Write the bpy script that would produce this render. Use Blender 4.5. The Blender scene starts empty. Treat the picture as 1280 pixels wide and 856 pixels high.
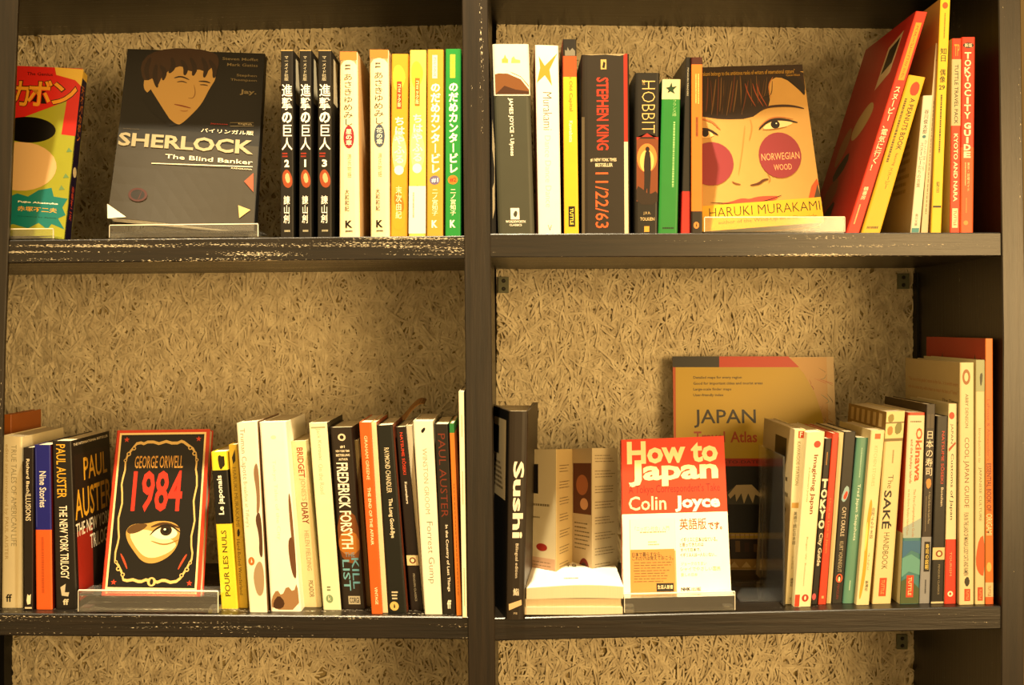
import bpy, math, random
from mathutils import Vector
from mathutils.geometry import tessellate_polygon
random.seed(7)
S = bpy.context.scene
COL = S.collection

# ------------------------------------------------------------------ camera
F, D, CX, CY = 1357.0, 1.33, 640.0, 405.0          # focal length in px, distance to the shelf fronts
cam = bpy.data.cameras.new('camera')
cam.sensor_width = 36; cam.lens = 36 * F / 1280; cam.shift_y = -(428 - CY) / 1280
co = bpy.data.objects.new('camera', cam); COL.objects.link(co)
co.location = (0, -D, 0); co.rotation_euler = (math.pi / 2, 0, 0)
S.camera = co
# ------------------------------------------------------------------ light
S.view_settings.view_transform = 'Standard'; S.view_settings.look = 'None'
S.view_settings.gamma = 1; S.view_settings.exposure = 1.0
w = bpy.data.worlds.new('room_ambience'); S.world = w; w.use_nodes = True
w.node_tree.nodes['Background'].inputs[0].default_value = (1.0, 0.63, 0.24, 1)
w.node_tree.nodes['Background'].inputs[1].default_value = 0.64
def spot(x, y, z, tx, ty, tz, power, angle, blend, col=(1, .82, .52), rad=.022):
    l = bpy.data.lights.new('ceiling_spot', 'SPOT'); l.energy = power; l.color = col
    l.spot_size = math.radians(angle); l.spot_blend = blend; l.shadow_soft_size = rad
    o = bpy.data.objects.new('ceiling_spot', l); COL.objects.link(o); o.location = (x, y, z)
    o.rotation_euler = (Vector((tx, ty, tz)) - Vector((x, y, z))).to_track_quat('-Z', 'Y').to_euler()
spot(-.03, -.36, 1.55, -.07, 0, -.1, 210, 40, .75)
spot(-.75, -.36, 1.55, -.62, 0, -.1, 90, 36, .8)
spot(.72, -.40, 1.55, .62, 0, -.1, 38, 36, .8)

a_ = bpy.data.lights.new('room_lamp', 'AREA'); a_.shape = 'DISK'; a_.size = 1.2; a_.energy = 42; a_.color = (1, .64, .26)
ao = bpy.data.objects.new('room_lamp', a_); COL.objects.link(ao); ao.location = (1.6, -2.6, .1)
ao.rotation_euler = (Vector((.1, .2, 0)) - ao.location).to_track_quat('-Z', 'Y').to_euler()

# ------------------------------------------------------------------ helpers
def P(px, py, dep):
    s = (D + dep) / F
    return Vector(((px - CX) * s, dep, (CY - py) * s))
def lin(h):
    v = [int(h[i:i + 2], 16) / 255 for i in (0, 2, 4)]
    return tuple(c / 12.92 if c <= .04045 else ((c + .055) / 1.055) ** 2.4 for c in v) + (1,)
MC = {}
def mat(h, rough=.42, noise=0.0, spec=.36):
    """printed paper or card: colour h with faint handling wear"""
    k = (h, rough, noise, spec)
    if k in MC: return MC[k]
    m = bpy.data.materials.new('print_' + h); m.use_nodes = True
    nt = m.node_tree; b = nt.nodes['Principled BSDF']
    b.inputs['Roughness'].default_value = rough; b.inputs['Specular IOR Level'].default_value = spec
    c = lin(h); g_ = .3 * c[0] + .6 * c[1] + .1 * c[2]; c = tuple((x * .9 + g_ * .1) ** e for x, e in zip(c[:3], (1.31, 1.29, 1.33))) + (1,)
    b.inputs['Base Color'].default_value = c
    if noise:
        g = nt.nodes.new('ShaderNodeNewGeometry'); n = nt.nodes.new('ShaderNodeTexNoise')
        n.inputs['Scale'].default_value = 55; n.inputs['Detail'].default_value = 5
        nt.links.new(g.outputs['Position'], n.inputs['Vector'])
        mx = nt.nodes.new('ShaderNodeMix'); mx.data_type = 'RGBA'
        mx.inputs['A'].default_value = tuple(x * (1 - noise) for x in c[:3]) + (1,)
        mx.inputs['B'].default_value = tuple(min(1, x * (1 + noise) + .01 * noise) for x in c[:3]) + (1,)
        nt.links.new(n.outputs['Fac'], mx.inputs['Factor']); nt.links.new(mx.outputs['Result'], b.inputs['Base Color'])
        bp = nt.nodes.new('ShaderNodeBump'); bp.inputs['Strength'].default_value = .05; bp.inputs['Distance'].default_value = .002
        nt.links.new(n.outputs['Fac'], bp.inputs['Height']); nt.links.new(bp.outputs['Normal'], b.inputs['Normal'])
    MC[k] = m; return m
def paper():
    if 'paper' in MC: return MC['paper']
    m = bpy.data.materials.new('page_edges'); m.use_nodes = True; nt = m.node_tree; b = nt.nodes['Principled BSDF']
    b.inputs['Roughness'].default_value = .85
    tc = nt.nodes.new('ShaderNodeTexCoord'); mp = nt.nodes.new('ShaderNodeMapping'); mp.inputs['Scale'].default_value = (2600, 6, 6)
    n = nt.nodes.new('ShaderNodeTexNoise'); n.inputs['Scale'].default_value = 1; r = nt.nodes.new('ShaderNodeValToRGB')
    r.color_ramp.elements[0].color = lin('b59f78'); r.color_ramp.elements[1].color = lin('e8dcc0')
    nt.links.new(tc.outputs['Object'], mp.inputs['Vector']); nt.links.new(mp.outputs[0], n.inputs['Vector'])
    nt.links.new(n.outputs['Fac'], r.inputs[0]); nt.links.new(r.outputs[0], b.inputs['Base Color'])
    MC['paper'] = m; return m
def acrylic():
    if 'acr' in MC: return MC['acr']
    m = bpy.data.materials.new('clear_acrylic'); m.use_nodes = True; nt = m.node_tree; N = nt.nodes.new; L = nt.links.new
    nt.nodes.remove(nt.nodes['Principled BSDF']); out = nt.nodes['Material Output']
    tr = N('ShaderNodeBsdfTransparent'); tr.inputs[0].default_value = (.95, .95, .93, 1)
    gl = N('ShaderNodeBsdfGlossy'); gl.inputs['Roughness'].default_value = .12; gl.inputs[0].default_value = (.95, .95, .95, 1)
    df = N('ShaderNodeBsdfDiffuse'); df.inputs[0].default_value = (.8, .8, .77, 1)
    fr = N('ShaderNodeFresnel'); fr.inputs[0].default_value = 1.49
    n = N('ShaderNodeTexNoise'); n.inputs['Scale'].default_value = 40; mr = N('ShaderNodeMapRange'); mr.inputs[3].default_value = .015; mr.inputs[4].default_value = .05
    L(n.outputs['Fac'], mr.inputs[0]); m1 = N('ShaderNodeMixShader'); L(mr.outputs[0], m1.inputs[0]); L(tr.outputs[0], m1.inputs[1]); L(df.outputs[0], m1.inputs[2])
    m2 = N('ShaderNodeMixShader'); L(fr.outputs[0], m2.inputs[0]); L(m1.outputs[0], m2.inputs[1]); L(gl.outputs[0], m2.inputs[2]); L(m2.outputs[0], out.inputs[0])
    MC['acr'] = m; return m
def wood(name, axis, fleck, base='0d0a06', light='20180f'):
    """dark stained open-pored wood, grain along axis, light glinting in the pores painted as pale flecks"""
    m = bpy.data.materials.new(name); m.use_nodes = True; nt = m.node_tree; b = nt.nodes['Principled BSDF']
    N = nt.nodes.new; L = nt.links.new
    tc = N('ShaderNodeNewGeometry'); mp = N('ShaderNodeMapping')
    sc = [150, 150, 150]; sc[axis] = 7; mp.inputs['Scale'].default_value = sc
    L(tc.outputs['Position'], mp.inputs['Vector'])
    n = N('ShaderNodeTexNoise'); n.inputs['Scale'].default_value = 1; n.inputs['Detail'].default_value = 6; n.inputs['Roughness'].default_value = .65
    L(mp.outputs[0], n.inputs['Vector'])
    r = N('ShaderNodeValToRGB'); r.color_ramp.elements[0].position = .35; r.color_ramp.elements[0].color = lin(base)
    r.color_ramp.elements[1].position = .7; r.color_ramp.elements[1].color = lin(light); L(n.outputs['Fac'], r.inputs[0])
    mp2 = N('ShaderNodeMapping'); sc2 = [1300, 1300, 1300]; sc2[axis] = 240; mp2.inputs['Scale'].default_value = sc2
    L(tc.outputs['Position'], mp2.inputs['Vector'])
    n2 = N('ShaderNodeTexNoise'); n2.inputs['Scale'].default_value = 1; n2.inputs['Detail'].default_value = 2; L(mp2.outputs[0], n2.inputs['Vector'])
    mp3 = N('ShaderNodeMapping'); sc3 = [150, 150, 150]; sc3[axis] = 4; mp3.inputs['Scale'].default_value = sc3
    L(tc.outputs['Position'], mp3.inputs['Vector'])
    n3 = N('ShaderNodeTexNoise'); n3.inputs['Scale'].default_value = 1; n3.inputs['Detail'].default_value = 1; L(mp3.outputs[0], n3.inputs['Vector'])
    mu = N('ShaderNodeMath'); mu.operation = 'MULTIPLY'; L(n2.outputs['Fac'], mu.inputs[0]); L(n3.outputs['Fac'], mu.inputs[1])
    rr = N('ShaderNodeMapRange'); rr.inputs[1].default_value = fleck; rr.inputs[2].default_value = fleck + .03; L(mu.outputs[0], rr.inputs[0])
    mx = N('ShaderNodeMix'); mx.data_type = 'RGBA'; L(rr.outputs[0], mx.inputs['Factor']); L(r.outputs[0], mx.inputs['A']); mx.inputs['B'].default_value = lin('d2c6aa')  # fleck colour: glints on the open pores painted into the wood
    L(mx.outputs['Result'], b.inputs['Base Color'])
    b.inputs['Roughness'].default_value = .36
    bp = N('ShaderNodeBump'); bp.inputs['Strength'].default_value = .35; bp.inputs['Distance'].default_value = .0012
    L(n.outputs['Fac'], bp.inputs['Height']); L(bp.outputs['Normal'], b.inputs['Normal'])
    return m

def mesh(name, verts, faces, mats, parent=None, fm=None, smooth=False):
    me = bpy.data.meshes.new(name); me.from_pydata([tuple(v) for v in verts], [], faces)
    for m in mats: me.materials.append(m)
    if fm: me.polygons.foreach_set('material_index', fm)
    if smooth: me.polygons.foreach_set('use_smooth', [True] * len(faces))
    me.update()
    o = bpy.data.objects.new(name, me); COL.objects.link(o)
    if parent: o.parent = parent; o.matrix_parent_inverse = parent.matrix_basis.inverted()
    return o
def thing(name, label, cat, loc, group=None):
    o = bpy.data.objects.new(name, None); COL.objects.link(o); o.location = loc
    o.empty_display_size = .02
    o['label'] = label; o['category'] = cat
    if group: o['group'] = group
    return o
def tag(o, label, cat, group=None):
    o['label'] = label; o['category'] = cat
    if group: o['group'] = group
    return o
BF = [(0, 1, 2, 3), (7, 6, 5, 4), (0, 4, 5, 1), (1, 5, 6, 2), (2, 6, 7, 3), (3, 7, 4, 0)]
def hexa(front, back):            # two quads -> box
    return list(front) + list(back), list(BF)
def join(parts):                  # [(verts, faces), ...]
    V, Fc = [], []
    for v, f in parts:
        n = len(V); V += list(v); Fc += [tuple(i + n for i in q) for q in f]
    return V, Fc
def axbox(x0, x1, y0, y1, z0, z1):
    return hexa([(x0, y0, z0), (x1, y0, z0), (x1, y0, z1), (x0, y0, z1)], [(x0, y1, z0), (x1, y1, z0), (x1, y1, z1), (x0, y1, z1)])
def bil(q, u, v):                 # q = TL, TR, BR, BL
    return q[0] * ((1 - u) * (1 - v)) + q[1] * (u * (1 - v)) + q[2] * (u * v) + q[3] * ((1 - u) * v)

# ------------------------------------------------------------------ lettering
TC = {}
def glyphs(s, bold, em=False):
    k = (s, bold, em)
    if k in TC: return TC[k]
    if any(0x4e00 <= ord(c) < 0xa000 for c in s): bold = min(bold, .009)      # heavy kanji clog up
    c = bpy.data.curves.new('letters', 'FONT'); c.body = s; c.resolution_u = 2; c.offset = bold
    o = bpy.data.objects.new('letters', c); COL.objects.link(o)
    dg = bpy.context.evaluated_depsgraph_get()
    m = bpy.data.meshes.new_from_object(o.evaluated_get(dg))
    vs = [(v.co.x, v.co.y) for v in m.vertices]; fs = [tuple(p.vertices) for p in m.polygons]
    bpy.data.objects.remove(o); bpy.data.curves.remove(c); bpy.data.meshes.remove(m)
    x0 = min(v[0] for v in vs); x1 = max(v[0] for v in vs); y0 = min(v[1] for v in vs); y1 = max(v[1] for v in vs)
    if em: x0, x1, y0, y1 = 0, 1, -.1, .9
    vs = [((x - x0) / max(x1 - x0, 1e-6), (y - y0) / max(y1 - y0, 1e-6)) for x, y in vs]
    TC[k] = (vs, fs, (x1 - x0) / max(y1 - y0, 1e-6)); return TC[k]

class Print:
    """flat print laid on a face; fmap(u, v, off) -> point; uvof(p) converts photo pixels to u, v"""
    def __init__(s, fmap, uvof): s.f = fmap; s.uv = uvof; s.g = {}; s.k = 0
    def add(s, name, pts, faces, col, layer=None):
        if layer is None: s.k += 1
        off = .000012 * (s.k if layer is None else layer) + .00003
        V, Fc, M = s.g.setdefault(name, ([], [], []))
        n = len(V); V += [s.f(u, v, off) for u, v in pts]
        Fc += [tuple(i + n for i in q) for q in faces]; M += [col] * len(faces)
    def box(s, b):
        a = s.uv((b[0], b[1])); c = s.uv((b[2], b[3])); return a[0], a[1], c[0], c[1]
    def text(s, t, b, col, mode='h', bold=.012, name='title'):
        u0, v0, u1, v1 = s.box(b)
        if mode == 'v':
            cells = [c for c in t]; n = len(cells); h = (v1 - v0) / n
            s.k += 1
            for i, c in enumerate(cells):
                if c == ' ': continue
                cjk = ord(c) > 0x2e80 and c not in '｜'
                vs, fs, asp = glyphs(c, bold, cjk)
                a, b2 = (v0 + h * i, v0 + h * (i + 1)) if cjk else (v0 + h * (i + .06), v0 + h * (i + .94))
                w0, w1 = (u0 - (u1 - u0) * .04, u1 + (u1 - u0) * .04) if cjk else (u0, u1)
                if c in 'I1': w0, w1 = (u0 + u1) / 2 - (u1 - u0) * .16, (u0 + u1) / 2 + (u1 - u0) * .16
                if c in '｜|': w0, w1 = (u0 + u1) / 2 - (u1 - u0) * .07, (u0 + u1) / 2 + (u1 - u0) * .07
                pass
                s.add(name, [(w0 + x * (w1 - w0), b2 - y * (b2 - a)) for x, y in vs], fs, col, s.k)
            return
        if t == '1': u0, u1 = u0 + (u1 - u0) * .3, u1 - (u1 - u0) * .3
        vs, fs, asp = glyphs(t, bold)
        if mode == 'h': pts = [(u0 + x * (u1 - u0), v1 - y * (v1 - v0)) for x, y in vs]
        elif mode == 'd': pts = [(u0 + y * (u1 - u0), v0 + x * (v1 - v0)) for x, y in vs]
        else: pts = [(u1 - y * (u1 - u0), v1 - x * (v1 - v0)) for x, y in vs]
        s.add(name, pts, fs, col)
    def rect(s, b, col, name='colour_panel'):
        u0, v0, u1, v1 = s.box(b); s.add(name, [(u0, v0), (u1, v0), (u1, v1), (u0, v1)], [(0, 1, 2, 3)], col)
    def poly(s, pts, col, name='cover_picture', smooth=0):
        q = [s.uv(p) for p in pts]
        for _ in range(smooth):
            r = []
            for i in range(len(q)):
                a, b = q[i], q[(i + 1) % len(q)]
                r += [(a[0] * .75 + b[0] * .25, a[1] * .75 + b[1] * .25), (a[0] * .25 + b[0] * .75, a[1] * .25 + b[1] * .75)]
            q = r
        t = tessellate_polygon([[Vector((a, b, 0)) for a, b in q]])
        s.add(name, q, [tuple(x) for x in t], col)
    def ell(s, c, ru, rv, col, name='cover_picture', n=28, a0=0, a1=2 * math.pi):
        cu, cv = s.uv(c); e = s.uv((c[0] + ru, c[1] + rv)) if (c[0] > 1.5) else (cu + ru, cv + rv)
        ru, rv = abs(e[0] - cu), abs(e[1] - cv)
        q = [(cu + ru * math.cos(a0 + (a1 - a0) * i / n), cv + rv * math.sin(a0 + (a1 - a0) * i / n)) for i in range(n + (a1 < 6.2))]
        s.add(name, q, [tuple(range(len(q)))], col)
    def line(s, pts, wd, col, name='cover_picture', closed=False, layer=None, n=0):
        """ribbon of width wd (in px when pts are px) along pts"""
        q = [tuple(p) for p in pts]
        for _ in range(n):
            r = [q[0]] if not closed else []
            for i in range(len(q) - (not closed)):
                a, b = q[i], q[(i + 1) % len(q)]
                r += [(a[0] * .75 + b[0] * .25, a[1] * .75 + b[1] * .25), (a[0] * .25 + b[0] * .75, a[1] * .25 + b[1] * .75)]
            q = r + ([q[-1]] if not closed else [])
        V, Fc = [], []
        m = len(q)
        for i in range(m):
            a = q[(i - 1) % m] if (closed or i) else q[0]; b = q[(i + 1) % m] if (closed or i < m - 1) else q[-1]
            dx, dy = b[0] - a[0], b[1] - a[1]; l = math.hypot(dx, dy) or 1
            taper = 1 if closed else (.25 + .75 * math.sin(math.pi * min(max(i / (m - 1), .0), 1)) if n else 1)
            nx, ny = -dy / l * wd / 2 * taper, dx / l * wd / 2 * taper
            V += [s.uv((q[i][0] + nx, q[i][1] + ny)), s.uv((q[i][0] - nx, q[i][1] - ny))]
        for i in range(m - (not closed)):
            j = (i + 1) % m; Fc.append((2 * i, 2 * j, 2 * j + 1, 2 * i + 1))
        s.add(name, V, Fc, col, layer)
    def fine(s, b, n, col, mode='h', name='small_print', fill=.5, wl=(.05, .16)):
        """rows of small print too fine to read: broken strokes"""
        u0, v0, u1, v1 = s.box(b); s.k += 1; V, Fc = [], []; gp = 1.0
        if mode == 'v': wl = (wl[0] * .25, wl[1] * .25); gp = .35
        for r in range(n):
            t = random.uniform(0, .03); end = random.uniform(.72, 1) if n > 1 else 1
            while t < end:
                l = random.uniform(*wl); e = min(t + l, end)
                a0, a1 = (r + .5 - fill / 2) / n, (r + .5 + fill / 2) / n
                if mode == 'h': q = [(t, a0), (e, a0), (e, a1), (t, a1)]
                else: q = [(a0, t), (a1, t), (a1, e), (a0, e)]
                k = len(V); V += [(u0 + x * (u1 - u0), v0 + y * (v1 - v0)) for x, y in q]; Fc.append((k, k + 1, k + 2, k + 3))
                t = e + random.uniform(.015, .03) * gp
        s.add(name, V, Fc, col, s.k)
    def build(s, parent, gloss=.42):
        for name, (V, Fc, M) in s.g.items():
            cs = sorted(set(M)); mesh(name, V, Fc, [mat(c, gloss) for c in cs], parent, [cs.index(c) for c in M])

# ------------------------------------------------------------------ the bookcase
# front edges of the boards, in photo pixels on the front plane: (x0, y0, x1, y1) of the top arris, thickness in px
BOARDS = {'UL': (12, 300, 580, 294.5, 29), 'UR': (613, 292, 1253, 290.5, 29.5),
          'LL': (0, 766.5, 584, 771, 28), 'LR': (617, 772.5, 1252, 757.5, 28.5),
          'TL': (20, -66, 578, -80, 30), 'TR': (610, -80, 1247, -73, 30),
          'BL': (0, 1228, 584, 1228, 28), 'BR': (617, 1228, 1252, 1228, 28)}
def boardz(k, X):
    x0, y0, x1, y1, t = BOARDS[k]; a, b = P(x0, y0, 0), P(x1, y1, 0)
    return a.z + (b.z - a.z) * (X - a.x) / (b.x - a.x)
DEPTH = .30
case = thing('bookcase', 'dark stained wooden bookcase holding all the books', 'bookcase', (0, 0, -1.18))
WH = {k: wood('stained_board_' + k, 0, f) for k, f in (('UL', .335), ('UR', .41), ('LL', .365), ('LR', .46))}
WV = wood('stained_upright', 2, .49, '120d08', '241b11')
for k, (x0, y0, x1, y1, t) in BOARDS.items():
    xa = P(x0 - (150 if k[1] == 'L' else 2), 0, 0).x; xb = P(x1 + 2, 0, 0).x
    za, zb = boardz(k, xa), boardz(k, xb); th = t / F * D
    n = 12; V, Fc = [], []
    r = .0012
    prof = [(r, 0), (0, -r), (0, -th + r), (r, -th), (DEPTH, -th), (DEPTH, 0)]
    for i in range(n + 1):
        X = xa + (xb - xa) * i / n; Z = za + (zb - za) * i / n
        V += [(X, y, Z + z) for y, z in prof]
    for i in range(n):
        for j in range(6):
            a, b = i * 6 + j, i * 6 + (j + 1) % 6; Fc.append((a, b, b + 6, a + 6))
    Fc += [tuple(range(5, -1, -1)), tuple(n * 6 + j for j in range(6))]
    mesh('shelf_board', V, Fc, [WH.get(k, WH['LR'])], case)
def upright(xt0, xt1, xb0, xb1, y0=-.0025, y1=DEPTH, ty=-420, by=1560, mid=None):
    # given at photo rows 0 and 856, carried on up and down in line
    def xs(a, b, y): return a + (b - a) * y / 856
    rows = [ty, 0, 428, 856, by]; V, Fc = [], []
    for y in rows:
        m = (mid or 0) * (1 - ((y - 428) / 428) ** 2 if 0 <= y <= 856 else 0)
        yy = min(max(y, -60), 900)
        a, b = P(xs(xt0, xb0, yy) + m, y, 0), P(xs(xt1, xb1, yy) + m, y, 0)
        V += [(a.x + .0012, y0, a.z), (b.x - .0012, y0, a.z), (b.x, y0 + .0012, a.z), (b.x, y1, a.z), (a.x, y1, a.z), (a.x, y0 + .0012, a.z)]
    for i in range(len(rows) - 1):
        for j in range(6):
            p, q = i * 6 + j, i * 6 + (j + 1) % 6; Fc.append((p, q, q + 6, p + 6))
    Fc += [tuple(range(6)), tuple(len(V) - 1 - j for j in range(6))]
    return mesh('upright', V, Fc, [WV], case)
upright(577.5, 610, 585.5, 619.5)
upright(1247, 1275, 1250.5, 1279, mid=4)
upright(-150, 23.5, -150, -3, y1=.003, mid=-4)
XL = P(1, 0, DEPTH).x
v, f = axbox(XL - .03, XL, .0035, DEPTH, P(0, 1560, 0).z, P(0, -420, 0).z); mesh('side_panel', v, f, [WV], case)
# back boards of wood wool: core, strands, fixing plates
def panel_mat():
    m = bpy.data.materials.new('wood_wool'); m.use_nodes = True; nt = m.node_tree; b = nt.nodes['Principled BSDF']
    b.inputs['Roughness'].default_value = .8
    n = nt.nodes.new('ShaderNodeTexNoise'); n.inputs['Scale'].default_value = 60; g = nt.nodes.new('ShaderNodeNewGeometry')
    r = nt.nodes.new('ShaderNodeValToRGB'); r.color_ramp.elements[0].position = .3; r.color_ramp.elements[1].position = .7
    r.color_ramp.elements[0].color = lin('b8aa8a'); r.color_ramp.elements[1].color = lin('d6caa8')
    nt.links.new(g.outputs['Position'], n.inputs['Vector']); nt.links.new(n.outputs['Fac'], r.inputs[0]); nt.links.new(r.outputs[0], b.inputs['Base Color'])
    return m
PM = panel_mat(); PCORE = mat('a8966c', .9)
def strands(x0, x1, z0, z1, parent, n):
    V, Fc = [], []
    for _ in range(n):
        cx, cz = random.uniform(x0, x1), random.uniform(z0, z1)
        a = random.gauss(math.pi / 2, .75); L = random.uniform(.012, .05); wd = random.uniform(.0017, .0036)
        cur = random.uniform(-14, 14); y = DEPTH - .012 - random.random() ** 1.5 * .004; tilt = random.uniform(-.10, .10); tw = random.uniform(-.4, .4)
        k = len(V); m = 4; x, z = cx - math.cos(a) * L / 2, cz - math.sin(a) * L / 2
        for i in range(m + 1):
            t = i / m; aa = a + cur * L * (t - .5)
            nx, nz = -math.sin(aa), math.cos(aa)
            X, Z = min(max(x, x0), x1), min(max(z, z0), z1)
            yy = y + tilt * L * (t - .5) + .0025 * (2 * t - 1) ** 2 + .0003
            V += [(X + nx * wd / 2, yy + tw * wd / 2, Z + nz * wd / 2), (X - nx * wd / 2, yy - tw * wd / 2, Z - nz * wd / 2)]
            x += math.cos(aa) * L / m; z += math.sin(aa) * L / m
        Fc += [(k + 2 * i, k + 2 * i + 1, k + 2 * i + 3, k + 2 * i + 2) for i in range(m)]
    o = mesh('wood_wool_strands', V, Fc, [PM], parent); o['kind'] = 'stuff'
XC = P(600, 0, DEPTH).x; XR0 = P(621, 0, DEPTH).x; XR1 = P(1140, 0, DEPTH).x; XWR = P(1253, 0, 0).x
XCL = P(583, 0, 0).x
for (a, b, zt, zb, n) in ((XL, XCL, P(0, -30, DEPTH).z, P(0, 300, DEPTH).z, 9000), (XL, XCL, P(0, 331, DEPTH).z, P(0, 705, DEPTH).z, 14000), (XL, XCL, P(0, 725, DEPTH).z, P(0, 960, DEPTH).z, 6500),
                       (XR0, XR1, P(0, -30, DEPTH).z, P(0, 300, DEPTH).z, 12500), (XR0, XR1, P(0, 331, DEPTH).z, P(0, 705, DEPTH).z, 12500), (XR0, XR1, P(0, 725, DEPTH).z, P(0, 960, DEPTH).z, 6000)):
    v, f = axbox(a, b, DEPTH - .009, DEPTH + .003, zb, zt)
    p = mesh('back_board', v, f, [PCORE], case); strands(a + .001, b - .001, zb, zt, p, n)
v, f = axbox(XL - .03, XWR + .05, DEPTH + .004, DEPTH + .012, P(0, 1560, 0).z, P(0, -420, 0).z); mesh('backing_sheet', v, f, [mat('0f0b07', .7)], case)
def plate(px, py, w_, h_):
    s = P(0, 0, DEPTH - .02)
    a, b = P(px, py + h_, DEPTH - .019), P(px + w_, py, DEPTH - .019)
    v, f = axbox(a.x, b.x, DEPTH - .021, DEPTH - .016, a.z, b.z); o = mesh('fixing_plate', v, f, [mat('7a7a62', .45)], case)
    for t in (.25, .75):
        c = Vector(((a.x + b.x) / 2, DEPTH - .021, a.z + (b.z - a.z) * t)); V = []
        for i in range(10): V.append((c.x + .003 * math.cos(i * .628), c.y, c.z + .003 * math.sin(i * .628)))
        V += [(x * .6 + c.x * .4, y - .0015, z * .6 + c.z * .4) for x, y, z in V]
        mesh('screw_head', V, [(i, (i + 1) % 10, 10 + (i + 1) % 10, 10 + i) for i in range(10)] + [tuple(range(19, 9, -1))], [mat('3a3424', .4)], o)
plate(623, 346, 13, 20); plate(1122, 342, 14, 19); plate(1121, 793, 13, 18)
v, f = axbox(P(1143, 0, DEPTH - .02).x, P(1149, 0, DEPTH - .02).x, DEPTH - .03, DEPTH - .012, P(0, 700, DEPTH).z, P(0, 342, DEPTH).z)
mesh('batten', v, f, [mat('0b0806', .5)], case)
v, f = axbox(XL, P(13, 0, DEPTH - .02).x, DEPTH - .04, DEPTH - .012, P(0, 960, DEPTH).z, P(0, 730, DEPTH).z)
mesh('batten', v, f, [mat('0b0806', .5)], case)
# room behind and below
v, f = axbox(-3, 3, .33, .38, -1.2, 1.6); o = mesh('wall_back', v, f, [mat('8a7a5c', .8, .1)]); o['kind'] = 'structure'
v, f = axbox(-3, 3, -3, .38, -1.25, -1.2); o = mesh('floor', v, f, [mat('6a4a2c', .4, .2)]); o['kind'] = 'structure'

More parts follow.
